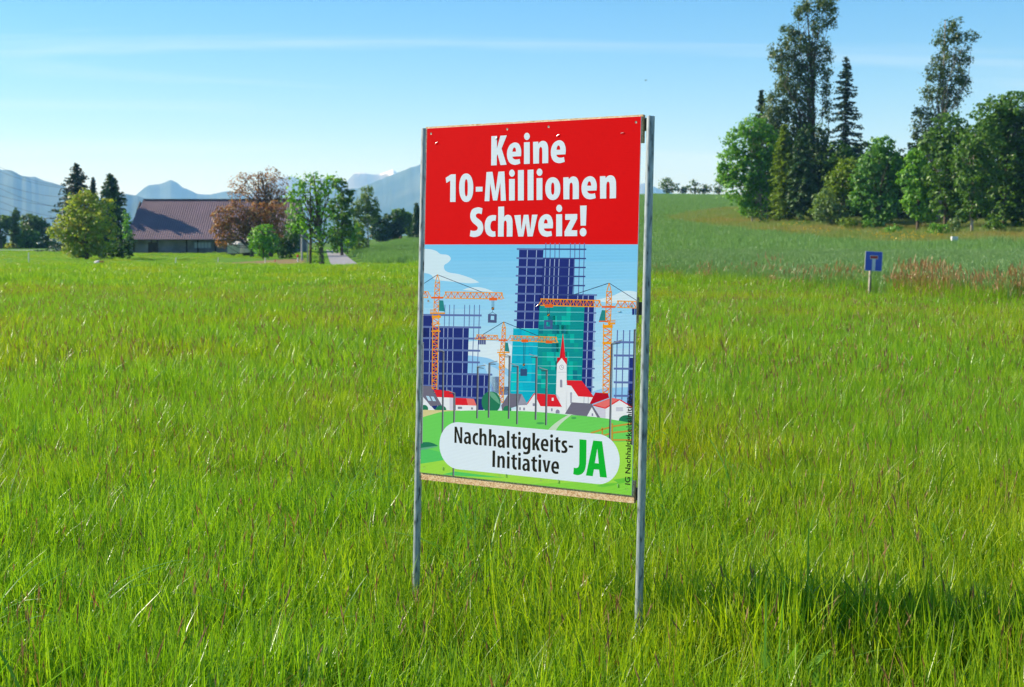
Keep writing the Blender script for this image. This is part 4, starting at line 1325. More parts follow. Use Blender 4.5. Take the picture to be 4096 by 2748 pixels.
def tree(name, label, px, d, lobes_px, mat, trunk_px=None, bark=None, dens=26, leaf=.20, tr=.22, cat='tree', group=None, depth=.85, flat=.65, clump=None, limb=True, lean=0, base_py=None, stems=None):
    """a broadleaf tree: lobes given as (px, py, rx, ry[, dy]) at its distance; it stands on the ground there"""
    SEED[0] += 1
    seed = SEED[0]
    r_ = np.random.default_rng(seed * 7)
    x0 = X(px, d); z0 = ground_at(x0, d)
    root = empty(name, (x0, d, z0))
    tag(root, label, cat, group)
    k = d / FPX
    lobes = []
    for lb in lobes_px:
        lx, ly, rx, ry = lb[:4]
        dyy = lb[4] if len(lb) > 4 else r_.uniform(-.3, .3) * rx * k
        lobes.append((X(lx, d) - x0, dyy, Z(ly, d) - z0, rx * k, rx * k * depth, ry * k))
    C, N = crown_points(lobes, dens, leaf, seed, flat, clump)
    keep = C[:, 2] > .08
    C, N = C[keep], N[keep]
    n_ = len(C)
    Ls = leaf * r_.uniform(.7, 1.35, n_)
    V_, F_ = leaves_mesh(C, N, Ls, Ls * .62, seed)
    link_obj('crown', mesh_arr('crown', V_, F_), mat, root)
    mb = MB()
    bk = bark or M_BARK
    top = max(l[2] + l[5] * .4 for l in lobes)
    stems = stems or [(0.0, tr)]
    for sx, sr in stems:
        pts, rr = [], []
        tx = np.mean([l[0] for l in lobes])
        for i in range(8):
            t = i / 7
            pts.append((sx + (tx - sx) * t * t * .8 + r_.normal() * .05 * top * .06, r_.normal() * .05, -.25 + (top + .25) * t))
            rr.append(sr * (1.25 if i == 0 else 1) * (1 - .85 * t) + .015)
        mb.tube(pts, rr, 8)
        if limb:
            for l in lobes:
                nb_ = 3 if l[3] > 1.0 else 1
                for b_ in range(nb_):
                    tgt = np.array([l[0] + r_.normal() * l[3] * .45, l[1] + r_.normal() * l[4] * .4, l[2] + r_.uniform(-.2, .75) * l[5]])
                    hgt_ = np.clip((tgt[2] - .35 * l[5]) / top * r_.uniform(.5, .8), .12, .9)
                    ia = hgt_ * 7
                    i0 = int(ia)
                    p0 = np.array(pts[i0]) * (1 - (ia - i0)) + np.array(pts[min(7, i0 + 1)]) * (ia - i0)
                    mid = (p0 + tgt) / 2 + r_.normal(size=3) * .12 * np.linalg.norm(tgt - p0) + np.array([0, 0, -.05])
                    r0 = sr * (1 - .8 * hgt_) * .55
                    mb.tube([p0, mid, tgt], [r0, r0 * .55, .012], 5, cap=False)
    mb.build('trunk', bk, root, smooth=True)
    return root

def conifer(name, label, px, d, top_py, half_px, mat, seed, base_frac=.06, droop=.35, ragged=.25, dens=1.0, tr=.22, group=None, power=.8, tip_px=0, size=.26, bark=None):
    r_ = np.random.default_rng(seed)
    x0 = X(px, d); z0 = ground_at(x0, d)
    root = empty(name, (x0, d, z0))
    tag(root, label, 'tree', group)
    H = Z(top_py, d) - z0
    w = half_px * d / FPX
    C, N, D_ = [], [], []
    mb = MB()
    lx = tip_px * d / FPX
    mb.tube([(0, 0, -.25), (lx * .3, 0, H * .4), (lx, 0, H * .98)], [tr, tr * .65, .02], 8)
    z = H * base_frac
    while z < H * .985:
        t = (z / H - base_frac) / (1 - base_frac)
        Lb = w * (1 - t) ** power + .12
        nbr = int(r_.integers(5, 8))
        a0 = r_.uniform(0, 6.28)
        for b_ in range(nbr):
            L_ = Lb * r_.uniform(1 - ragged, 1 + ragged * .6)
            an = a0 + b_ * 2 * math.pi / nbr + r_.normal() * .25
            dr = np.array([math.cos(an), math.sin(an), 0])
            base = np.array([lx * (z / H), 0, z + r_.uniform(-.5, .5) * max(.22, .035 * H)])
            ns = max(3, int(L_ / .22 * dens))
            ts = (np.arange(ns) + r_.uniform(0, 1, ns)) / ns
            zz = (-droop * L_ * ts ** 1.3 + .25 * droop * L_ * np.maximum(ts - .75, 0) * 4)
            P = base + dr * (ts * L_)[:, None] + np.stack([np.zeros(ns), np.zeros(ns), zz + (.10 * L_ * ts if t > .8 else 0)], 1)
            for rep in range(4):
                side = np.cross(dr, [0, 0, 1])
                sp_ = (1 - ts * .6)[:, None] * L_ * .20
                off = side * r_.uniform(-1, 1, (ns, 1)) * sp_ + np.array([0, 0, -1]) * np.abs(r_.normal(size=(ns, 1))) * .12 * min(1, L_) + r_.normal(size=(ns, 3)) * .03
                C.append(P + off)
                N.append(np.array([0, 0, 1.0]) + r_.normal(size=(ns, 3)) * .55 + dr * .35)
            if L_ > .8 and r_.random() < .5:
                mb.tube([base, base + dr * L_ * .9 + np.array([0, 0, -droop * L_ * .8])], [.03, .008], 4, cap=False)
        z += max(.22, .035 * H * (1 - .55 * t)) * r_.uniform(.75, 1.2) / max(.6, dens)
    C = np.concatenate(C); N = np.concatenate(N)
    n_ = len(C)
    Ls = size * r_.uniform(.7, 1.4, n_)
    V_, F_ = leaves_mesh(C, N, Ls, Ls * .42, seed + 1)
    link_obj('crown', mesh_arr('crown', V_, F_), mat, root)
    mb.build('trunk', bark or M_BARK, root, smooth=True)
    return root

# --- left: maple and conifers beside the barn
tree('maple_tree', 'round yellow-green maple tree in front of two dark conifers', 350, 176, [(345, 830, 75, 62), (300, 880, 70, 60), (270, 925, 55, 50), (400, 880, 75, 70), (425, 945, 62, 65), (340, 950, 80, 70), (300, 985, 55, 42), (225, 930, 28, 28), (355, 790, 45, 30), (440, 820, 28, 30), (390, 1000, 40, 36)], L_YEL, tr=.20, dens=24, leaf=.19)
conifer('spruce_tree', 'dark ragged spruce rising highest behind the yellow-green maple', 316, 246, 655, 150, L_NEEDLE, 41, ragged=.5, droop=.2, power=.75, size=.26, dens=.95)
conifer('conifer_tree', 'dense dark green conifer between the maple and the barn', 452, 238, 694, 112, L_NEEDLEB, 42, ragged=.35, dens=1.25, power=.68, size=.27)
conifer('spruce_tree', 'thin small dark spruce top between two conifers', 382, 244, 712, 36, L_NEEDLE, 43, power=.7)
tree('shrub', 'dark shrub at the foot of the dense conifer by the barn', 480, 181, [(470, 1000, 40, 36), (505, 1010, 34, 30), (440, 1020, 34, 26), (520, 970, 22, 30)], L_DARK, tr=.06, cat='shrub', limb=False)
tree('shrub', 'dark shrub left of the maple trunk', 322, 183, [(315, 1020, 26, 28), (335, 1030, 26, 22)], L_DARK, tr=.05, cat='shrub', limb=False)
tree('shrub', 'pale green shrub between conifer and barn gable', 512, 205, [(508, 880, 14, 34), (512, 930, 14, 34)], L_ASH, tr=.06, cat='shrub', limb=False)
# far wood at the left edge
WG = 'trees of the far wood beyond the dark barrier'
for i, (px_, lob, mt) in enumerate([
    (10, [(0, 920, 45, 50), (20, 890, 30, 30), (-30, 930, 40, 50)], L_HAZED), (62, [(60, 905, 18, 26), (72, 860, 12, 26), (45, 875, 14, 9), (66, 940, 22, 40)], L_HAZED),
    (128, [(125, 890, 42, 34), (150, 920, 42, 44), (105, 935, 42, 44)], L_HAZED), (178, [(185, 930, 34, 40), (170, 905, 28, 30)], L_HAZED),
    (110, [(110, 960, 40, 34), (135, 950, 28, 30)], L_MID), (75, [(80, 985, 40, 22), (50, 990, 30, 18)], L_YEL), (200, [(200, 985, 40, 24), (165, 990, 30, 18)], L_MID), (5, [(5, 975, 30, 28)], L_MID), (-70, [(-70, 920, 60, 70)], L_HAZED), (-160, [(-160, 930, 60, 70)], L_HAZED)]):
    labs = ['broad green tree at the edge of the far wood past the road barrier', 'slim pine standing taller in the far wood', 'big dark round tree in the far wood', 'dark tree next to the big round one in the far wood', 'lighter green tree low in front of the dark wood', 'yellowish shrub at the foot of the far wood', 'green shrub by the white parked car', 'green bush low at the end of the far wood', 'leafy tree past the end of the far wood', 'dark leafy tree past the end of the far wood']
    tree('wood_tree', labs[i], px_, 300 + 6 * (i % 4), lob, mt, dens=9, leaf=.34, tr=.22, group=WG, limb=False)
# --- middle: copper tree, shrubs, ash, birch
tree('copper_tree', 'copper brown half bare tree in front of the barn roof', 1010, 196,
     [(900, 870, 45, 45), (880, 920, 35, 35), (945, 850, 48, 42), (950, 920, 55, 48), (1000, 900, 50, 50), (900, 965, 35, 25), (1040, 850, 55, 50), (1100, 860, 55, 60), (1080, 930, 60, 50)], L_BROWN, dens=10, leaf=.17, tr=.30, stems=[(0, .26), (2.6, .20)])
r0 = bpy.data.objects[-1] if False else None
tree('copper_tree', 'taller airy copper brown tree with bare branches behind the copper one', 1085, 200,
     [(960, 740, 36, 40), (990, 710, 32, 28), (1040, 730, 50, 42), (1090, 700, 45, 30), (1120, 740, 45, 50), (1000, 790, 50, 36), (1070, 790, 55, 40), (1130, 800, 36, 50), (940, 780, 20, 26)], L_BROWN, dens=4.2, leaf=.15, tr=.30, clump=.5, stems=[(0, .28), (-1.5, .2), (1.2, .2)])
tree('shrub', 'rounded bright green shrub before the white covered trailers', 1055, 178, [(1055, 935, 45, 42), (1030, 965, 38, 38), (1085, 970, 36, 40), (1055, 1000, 40, 30)], L_BRIGHT, tr=.07, cat='shrub')
tree('shrub', 'dark shrub between the rounded green shrub and the ash tree', 1140, 184, [(1130, 985, 40, 36), (1165, 960, 34, 44), (1150, 1010, 40, 26)], L_DARK, tr=.07, cat='shrub', limb=False)
tree('shrub', 'pale low shrub behind the dark shrub by the driveway', 1178, 205, [(1170, 920, 36, 44), (1195, 900, 30, 40)], L_MID, tr=.07, cat='shrub', limb=False)
tree('ash_tree', 'tall fresh green ash tree beside the farm road', 1288, 124,
     [(1225, 725, 48, 34), (1290, 715, 42, 26), (1200, 780, 48, 45), (1255, 775, 55, 48), (1310, 760, 48, 40), (1180, 840, 30, 45), (1230, 850, 55, 50), (1290, 840, 50, 58), (1210, 905, 36, 32), (1265, 920, 48, 42), (1300, 930, 40, 46), (1180, 800, 25, 35), (1330, 735, 25, 20)], L_BRIGHT, dens=17, leaf=.17, tr=.24, bark=M_BARK, stems=[(0, .23), (-1.0, .12)], clump=.55)
tree('creeper_shrub', 'leafy creeper climbing the ash trunk by the farm road', 1279, 122.5, [(1280, 1000, 16, 34), (1274, 1045, 18, 30), (1284, 960, 16, 26)], L_MID, tr=.03, cat='climbing plant', limb=False, leaf=.13)
tree('dark_tree', 'darker tree standing behind the ash tree beside the road', 1368, 205, [(1360, 740, 30, 25), (1385, 790, 32, 30), (1365, 840, 55, 50), (1375, 900, 48, 50), (1402, 770, 16, 14), (1345, 950, 36, 40)], L_MID, dens=14, leaf=.24, tr=.2)
tree('birch_tree', 'slender birch with white trunk and pale hanging leaves', 1474, 232, [(1470, 775, 26, 28), (1455, 820, 36, 34), (1490, 815, 30, 30), (1470, 865, 48, 34), (1440, 890, 30, 28), (1505, 850, 18, 22), (1425, 840, 22, 36)], L_BIRCH, dens=9, leaf=.20, tr=.14, bark=M_BIRCH, flat=1.1)
tree('shrub', 'upright light green shrub at the bend of the farm road', 1352, 224, [(1345, 940, 18, 40), (1352, 975, 22, 34), (1340, 1000, 20, 16)], L_ASH, tr=.06, cat='shrub', limb=False)
tree('shrub', 'light green shrub with upright shoots before the white van', 1392, 215, [(1385, 920, 20, 34), (1400, 960, 30, 34), (1372, 985, 22, 26), (1420, 930, 22, 40)], L_BRIGHT, tr=.06, cat='shrub', limb=False)
tree('shrub', 'olive shrub left of the birch trunk', 1437, 222, [(1435, 930, 28, 40), (1445, 970, 34, 34), (1420, 985, 24, 22)], L_LIME, tr=.06, cat='shrub', limb=False)
GG = 'garden trees behind the small wheat field'
for i, (px_, lob, mt, lb) in enumerate([
    (1520, [(1515, 920, 40, 44), (1500, 880, 24, 24), (1540, 945, 34, 26)], L_DARK, 'dark round garden tree right of the birch'),
    (1572, [(1565, 890, 45, 40), (1590, 915, 38, 34), (1560, 935, 44, 26)], L_DARK, 'broad dark garden tree behind the wheat'),
    (1605, [(1600, 860, 36, 24), (1625, 880, 30, 26)], L_MID, 'sunlit round garden tree top behind the broad dark one'),
    (1640, [(1640, 895, 34, 36), (1655, 930, 32, 24)], L_MID, 'green garden tree near the poster edge'),
    (1602, [(1602, 872, 14, 16)], L_YEL, 'small yellowish bush between garden trees'),
    (1700, [(1700, 890, 45, 50), (1730, 920, 40, 36)], L_MID, 'leafy garden tree hidden behind the steel post')]):
    tree('garden_tree', lb, px_, 318 + 3 * i, lob, mt, dens=8, leaf=.34, tr=.2, group=GG, limb=False)
conifer('conifer_tree', 'dark pointed conifer behind the steel post of the poster', 1668, 300, 810, 34, L_NEEDLEB, 47, dens=.8, size=.36)

# --- far trees on the crest of the wheat hill
HG = 'small trees on the crest of the wheat hill'
for i, (px_, lob, lb) in enumerate([
    (2668, [(2665, 735, 30, 20), (2650, 750, 24, 14), (2690, 748, 24, 16), (2672, 722, 18, 10)], 'roundest dark tree on the hill crest right of the poster'),
    (2730, [(2725, 757, 18, 12), (2740, 752, 14, 12)], 'low bush on the hill crest beside the roundest tree'),
    (2775, [(2775, 748, 13, 20), (2770, 735, 7, 12)], 'slim tree in the middle of the hill crest row'),
    (2812, [(2812, 750, 16, 16), (2830, 755, 16, 12)], 'pale tree at the end of the hill crest row'),
    (2872, [(2870, 745, 20, 24), (2890, 720, 14, 22)], 'tree on the hill crest touching the forest')]):
    tree('crest_tree', lb, px_, 424, lob + [(px_ - 8, 764, 16, 9), (px_ + 9, 765, 16, 8)], L_HAZED, dens=5, leaf=.34, tr=.16, group=HG, limb=True, clump=.8)

# --- forest edge at the right
FG_ = 'trees of the forest edge'
def ft(label, px, d, lobes, mat, **kw):
    kw.setdefault('dens', 21); kw.setdefault('leaf', .24)
    lobes = [(a_, b_, rx * 1.16, ry * 1.12) for a_, b_, rx, ry in lobes] if mat is not L_FIR else lobes
    return tree('forest_tree', label, px, d, lobes, mat, group=FG_, **kw)
ft('big sunlit green broadleaf at the forest corner by the wheat', 3040, 200, [(3010, 520, 60, 48), (2960, 570, 60, 55), (3050, 580, 60, 60), (2930, 660, 60, 60), (3000, 680, 70, 70), (3060, 690, 50, 80), (2900, 700, 36, 45), (2950, 760, 58, 55), (3020, 790, 60, 60), (2985, 830, 40, 30)], L_BRIGHT, bark=M_BARKP, stems=[(0, .14), (.9, .12), (-1.2, .12)])
conifer('forest_conifer', 'narrow yellow-lit conifer between the big broadleaf and drooping spruce', 3128, 196, 500, 66, L_LIME, 61, ragged=.4, droop=.5, group=FG_, power=.5, dens=1.1, base_frac=.1)
conifer('forest_conifer', 'dark drooping spruce with grey trunk before the tall tree', 3196, 194, 520, 78, L_NEEDLEB, 62, ragged=.35, droop=.6, group=FG_, power=.55, dens=1.2, base_frac=.16, bark=M_BARKP)
conifer('forest_conifer', 'small dark spruce tip left of the tall ragged tree', 3036, 214, 368, 70, L_NEEDLE, 63, group=FG_, power=.7)
ft('tallest ragged tree of the forest reaching the top of the sky', 3252, 206,
   [(3285, 20, 38, 32), (3230, 40, 50, 40), (3300, 75, 30, 50), (3195, 60, 30, 34), (3250, 110, 45, 30), (3140, 150, 40, 40), (3175, 190, 60, 50), (3110, 220, 42, 40), (3250, 190, 50, 50), (3150, 270, 70, 50), (3220, 290, 50, 60), (3290, 260, 24, 70), (3140, 340, 60, 55), (3200, 370, 55, 50), (3100, 420, 60, 50), (3170, 440, 60, 50), (3130, 490, 70, 45), (3280, 360, 26, 40), (3225, 450, 26, 60), (3080, 480, 50, 50), (3200, 520, 50, 50), (3050, 540, 50, 40), (3290, 440, 24, 40)],
   L_FIR, dens=36, leaf=.18, tr=.34, clump=.62, flat=.9)
conifer('forest_conifer', 'dark pointed spruce right of the tallest tree', 3370, 208, 236, 108, L_NEEDLE, 64, ragged=.35, droop=.18, group=FG_, power=.78, dens=1.0, size=.26, base_frac=.3)
ft('dark broadleaf under the tallest tree', 3260, 202, [(3250, 560, 50, 60), (3280, 640, 60, 70), (3300, 720, 60, 80), (3230, 700, 45, 80), (3270, 820, 60, 60)], L_DARK)
ft('rounded dull green tree below the pointed spruce', 3350, 200, [(3340, 620, 60, 50), (3380, 660, 50, 50), (3330, 700, 60, 60)], L_MID)
ft('yellow-green shrubby tree low at the forest edge', 3370, 186, [(3390, 690, 60, 48), (3345, 740, 50, 45), (3420, 740, 50, 50), (3310, 800, 50, 45), (3290, 840, 40, 35)], L_LIME)
ft('grey-green sallow bush at the forest edge', 3320, 183, [(3300, 810, 45, 45), (3290, 850, 45, 36), (3340, 860, 45, 40)], L_BIRCH, leaf=.20)
ft('fresh light green ash with feathery top in the forest edge', 3510, 182, [(3520, 585, 42, 36), (3490, 650, 52, 48), (3550, 650, 48, 50), (3460, 720, 55, 50), (3530, 740, 62, 60), (3450, 810, 55, 50), (3520, 830, 62, 52), (3490, 880, 50, 30), (3570, 700, 40, 50)], L_ASH)
ft('green tree between the feathery ash and the dark beech', 3666, 176, [(3660, 650, 48, 52), (3640, 720, 52, 50), (3690, 740, 52, 60), (3650, 800, 48, 48), (3690, 850, 44, 34)], L_BRIGHT)
ft('tall swaying tree standing apart above the dark beeches', 3748, 200,
   [(3800, 105, 22, 22), (3770, 120, 28, 34), (3750, 180, 36, 36), (3810, 170, 34, 34), (3860, 160, 30, 20), (3760, 250, 52, 40), (3830, 240, 36, 44), (3720, 300, 44, 36), (3790, 320, 56, 44), (3835, 340, 24, 50), (3720, 380, 56, 40), (3790, 400, 50, 40), (3690, 460, 50, 40), (3760, 450, 40, 30), (3670, 530, 42, 40), (3720, 540, 36, 40), (3660, 570, 30, 30)],
   L_FIR, dens=32, leaf=.18, tr=.28, clump=.6, bark=M_BARKP, flat=.9)
ft('broad mid green beech before the tall swaying tree', 3772, 172, [(3790, 520, 70, 60), (3740, 580, 60, 50), (3810, 620, 80, 70), (3760, 690, 75, 70), (3830, 720, 70, 70), (3780, 800, 70, 60), (3840, 830, 50, 50)], L_MID)
ft('dark spreading beech with a pale bare trunk', 3882, 163, [(3900, 560, 70, 60), (3870, 640, 70, 60), (3920, 700, 70, 60), (3870, 740, 60, 50), (3900, 820, 50, 40), (3860, 850, 30, 24)], L_MID, bark=M_BARKP, tr=.16)
ft('largest dark beech at the end of the forest edge', 4010, 168, [(3960, 470, 80, 70), (4040, 440, 90, 60), (4000, 540, 90, 80), (4080, 560, 90, 90), (3990, 650, 80, 80), (4070, 690, 90, 90), (4010, 780, 80, 70), (4090, 820, 80, 80), (4010, 880, 60, 44)], L_MID)
ft('dark beech past the largest one', 4160, 166, [(4150, 480, 90, 80), (4180, 600, 90, 90), (4160, 740, 90, 100), (4170, 860, 80, 70)], L_DARK)
ft('last dark beech of the forest edge', 4320, 164, [(4300, 500, 90, 90), (4330, 640, 90, 100), (4310, 800, 90, 110)], L_DARK)
# a second row closes the forest behind
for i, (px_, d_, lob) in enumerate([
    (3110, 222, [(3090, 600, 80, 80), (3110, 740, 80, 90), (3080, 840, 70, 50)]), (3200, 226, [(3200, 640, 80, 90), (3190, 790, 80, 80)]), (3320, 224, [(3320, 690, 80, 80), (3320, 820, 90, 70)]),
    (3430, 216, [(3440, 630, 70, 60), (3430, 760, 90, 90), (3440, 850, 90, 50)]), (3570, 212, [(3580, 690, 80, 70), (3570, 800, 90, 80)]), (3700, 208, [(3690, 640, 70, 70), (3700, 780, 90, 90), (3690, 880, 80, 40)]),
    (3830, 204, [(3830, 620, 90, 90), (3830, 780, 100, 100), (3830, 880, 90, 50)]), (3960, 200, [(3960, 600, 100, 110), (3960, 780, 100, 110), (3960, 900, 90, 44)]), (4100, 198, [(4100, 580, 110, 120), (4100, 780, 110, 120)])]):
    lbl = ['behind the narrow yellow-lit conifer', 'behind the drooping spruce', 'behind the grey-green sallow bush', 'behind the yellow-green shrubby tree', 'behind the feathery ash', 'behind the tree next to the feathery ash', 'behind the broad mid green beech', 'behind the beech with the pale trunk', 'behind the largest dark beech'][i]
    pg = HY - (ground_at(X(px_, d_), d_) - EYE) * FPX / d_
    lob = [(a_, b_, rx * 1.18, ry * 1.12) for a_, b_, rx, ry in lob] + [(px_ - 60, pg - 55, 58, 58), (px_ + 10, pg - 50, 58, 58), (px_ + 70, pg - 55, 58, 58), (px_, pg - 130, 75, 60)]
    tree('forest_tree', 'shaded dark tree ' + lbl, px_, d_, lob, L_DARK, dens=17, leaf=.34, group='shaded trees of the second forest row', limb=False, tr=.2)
# undergrowth at the forest foot
for i, (px_, d_, lob, mt, lb) in enumerate([
    (3580, 168, [(3580, 915, 24, 20), (3560, 920, 20, 14)], L_BRIGHT, 'small bright bush under the feathery ash'),
    (3745, 163, [(3740, 915, 34, 24), (3770, 920, 26, 20)], L_BRIGHT, 'bright low bush left of the pale beech trunk'),
    (3815, 162, [(3812, 895, 18, 34), (3820, 920, 20, 24)], L_BIRCH, 'grey-green sapling left of the pale beech trunk'),
    (3970, 160, [(3965, 905, 30, 32), (3990, 920, 26, 24)], L_MID, 'low green bush under the largest beech'),
    (3380, 176, [(3380, 890, 34, 22), (3400, 900, 26, 18)], L_LIME, 'yellow-green bush at the foot of the shrubby tree'),
    (3460, 176, [(3465, 900, 26, 22)], L_BRIGHT, 'bright bush at the foot of the feathery ash'),
    (3190, 186, [(3190, 895, 30, 14), (3230, 900, 24, 12)], L_MID, 'flat bush at the foot of the drooping spruce'),
    (3010, 190, [(3010, 850, 30, 18), (3050, 870, 26, 14)], L_MID, 'low bush below the big forest corner broadleaf')]):
    tree('undergrowth_shrub', lb, px_, d_, lob, mt, cat='shrub', group='undergrowth along the forest foot', limb=False, tr=.03, dens=22, leaf=.17)

# ---------------------------------------------------------------- barn
def build_barn():
    d = 232.0
    k = d / FPX
    xl, xr = X(503, d), X(1180, d)
    gz = ground_at((xl + xr) / 2, d)
    root = empty('barn', (xl, d, gz))
    tag(root, 'long grey barn with a ribbed brown-violet metal roof', 'barn')
    L = xr - xl
    ze = Z(958, d) - gz            # eaves height
    zr = Z(800, d + 9) - gz        # ridge height, further back
    dep = 17.0
    m_wall = simple('barn_concrete', (.20, .195, .19, 1), .9, var=.3, scale=.5, spec=.2, bump=.2, bscale=3)
    m_roof = simple('barn_roof_sheet', (.20, .128, .135, 1), .5, var=.10, scale=.3, spec=.4)
    m_trim = simple('barn_trim', (.10, .065, .06, 1), .6)
    m_dark = simple('barn_dark_wood', (.06, .045, .035, 1), .9, var=.3, scale=2)
    m_door = simple('barn_door_blue', (.16, .18, .22, 1), .7, var=.2, scale=2)
    # wall with a shallow plinth and gables
    mb = MB()
    mb.box(.25, L - .25, .9, 1.15, -.6, ze + .05)
    mb.box(.25, L - .25, dep - 1.15, dep - .9, -.6, ze + .05)
    for x0 in (.25, L - .5):
        mb.add([(x0, 1.15, -.6), (x0, dep - 1.15, -.6), (x0, dep - 1.15, ze), (x0, dep / 2, zr - .25), (x0, 1.15, ze), (x0 + .25, 1.15, -.6), (x0 + .25, dep - 1.15, -.6), (x0 + .25, dep - 1.15, ze), (x0 + .25, dep / 2, zr - .25), (x0 + .25, 1.15, ze)],
               [(0, 4, 3, 2, 1), (5, 6, 7, 8, 9), (0, 5, 9, 4), (4, 9, 8, 3), (3, 8, 7, 2), (2, 7, 6, 1), (1, 6, 5, 0)])
    mb.build('wall', m_wall, root)
    # roof: two ribbed sheets; the left verge runs slanted as in a hipped-back gable
    n_ = int(L / .38)
    for sgn in (0, 1):
        V_, fs = [], []
        for i in range(n_ * 4 + 1):
            t = i / (n_ * 4)
            ph = i % 4
            h = .05 if ph in (0, 3) else 0.0
            x = t * L
            slant = 1.15 * max(0, 1 - t * 6)
            for kk in range(2):
                s_ = kk
                yv = (-.25 if sgn == 0 else dep + .25) * (1 - s_) + (dep / 2) * s_
                zv = ze * (1 - s_) + zr * s_
                xx = x + (slant * s_ if t < .17 else 0) - .15
                V_.append((xx, yv, zv + h)); V_.append((xx, yv, zv + h - .06))
        for i in range(n_ * 4):
            a = i * 4; b = a + 4
            fs += [(a, b, b + 2, a + 2), (a + 1, a + 3, b + 3, b + 1), (a, a + 1, b + 1, b)]
        fs += [(0, 2, 3, 1), (n_ * 16, n_ * 16 + 1, n_ * 16 + 3, n_ * 16 + 2)]
        MB().add(V_, fs).build('roof', m_roof, root)
    MB().prism([(1.0, zr - .02), (1.0, zr + .10), (L - .1, zr + .10), (L - .1, zr - .02)], dep / 2 - .25, dep / 2 + .25).build('ridge_cap', m_trim, root)
    MB().box(-.1, L, -.42, -.26, ze - .14, ze + .02).build('gutter', m_trim, root)
    for px_ in (533, 604, 628, 745, 790, 860):
        x = X(px_, d) - xl
        MB().box(x - .12, x + .12, .80, .897, -.5, ze).build('post', m_dark, root)
    x = X(775, d) - xl
    dr = MB().box(x - .1, x + 2.9, .82, .895, .8, ze - .35).build('window_band', m_door, root)
    for i in range(5):
        MB().box(x + .1 + i * .56, x + .52 + i * .56, .78, .818, .95, ze - .5).build('pane', simple('barn_pane_%d' % i, (.30, .36, .40, 1), .25) if i == 0 else bpy.data.materials['barn_pane_0'], dr)
    x = X(610, d) - xl
    dd = MB().box(x - .8, x + .8, .84, .896, -.3, ze - .5).build('door', m_dark, root)
    MB().box(x + .55, x + .65, .76, .838, .75, .95).build('handle', m_trim, dd)
    x = X(700, d) - xl
    MB().box(x - 1.1, x + 1.1, .2, .89, -.3, .45).build('trough', m_wall, root)
    return root
build_barn()

# ---------------------------------------------------------------- small things around the barn
M_WHITEP = simple('white_plastic', (.72, .71, .68, 1), .55, var=.12, scale=3)
M_TARP = simple('white_tarpaulin', (.66, .62, .56, 1), .7, var=.18, scale=1.4, bump=.4, bscale=2)
M_TYRE = simple('rubber', (.025, .025, .025, 1), .8)
M_RIM = simple('wheel_rim', (.45, .46, .48, 1), .35, metal=.8)
M_GLASS = simple('car_glass', (.03, .04, .05, 1), .08, spec=.8)
M_LAMPR = simple('tail_lamp', (.45, .02, .02, 1), .3)
M_PLATE = simple('number_plate', (.8, .8, .78, 1), .4)

def wheel(root, x, y, r, w):
    wh = MB().tube([(x - w / 2, y, r), (x + w / 2, y, r)], r, 16).build('wheel', M_TYRE, root, smooth=False)
    sd = -1 if x < 0 else 1
    MB().tube([(x + sd * (w / 2 + .004), y, r), (x + sd * (w / 2 + .02), y, r)], r * .6, 12).build('rim', M_RIM, wh)

def trailer(px, d, w, h, rz, label, sag):
    x0 = X(px, d); z0 = ground_at(x0, d)
    root = empty('covered_trailer', (x0, d, z0), rz)
    tag(root, label, 'trailer', 'white covered trailers by the barn')
    n_ = 8
    V_, fs = [], []
    for i in range(n_ + 1):
        t = i / n_
        x = -w / 2 + w * t
        top = h + sag * math.sin(t * math.pi) + .04 * math.sin(t * 23)
        for y_, zz in ((-.95, .45), (-.95, top - .18), (-.6, top), (.6, top), (.95, top - .18), (.95, .45)):
            V_.append((x, y_, zz))
    for i in range(n_):
        for j in range(5):
            a = i * 6 + j
            fs.append((a, a + 6, a + 7, a + 1))
    fs += [tuple(range(5, -1, -1)), tuple(range(n_ * 6, n_ * 6 + 6))]
    MB().add(V_, fs).build('tarpaulin', M_TARP, root)
    MB().box(-w / 2 + .05, w / 2 - .05, -.9, .9, .34, .448).build('bed', M_TYRE, root)
    for y_ in (-.8, .8):
        wh = MB().tube([(-.1, y_ - .1, .3), (-.1, y_ + .1, .3)], .3, 14).build('wheel', M_TYRE, root)
    MB().tube([(-w / 2, 0, .4), (-w / 2 - 1.0, 0, .36)], .04, 6).build('drawbar', M_STEEL, root)
trailer(937, 203, 1.7, 1.95, .15, 'smaller white covered trailer beside the copper tree', .0)
trailer(990, 206, 3.0, 2.15, -.1, 'larger white covered trailer half behind the rounded green shrub', .1)

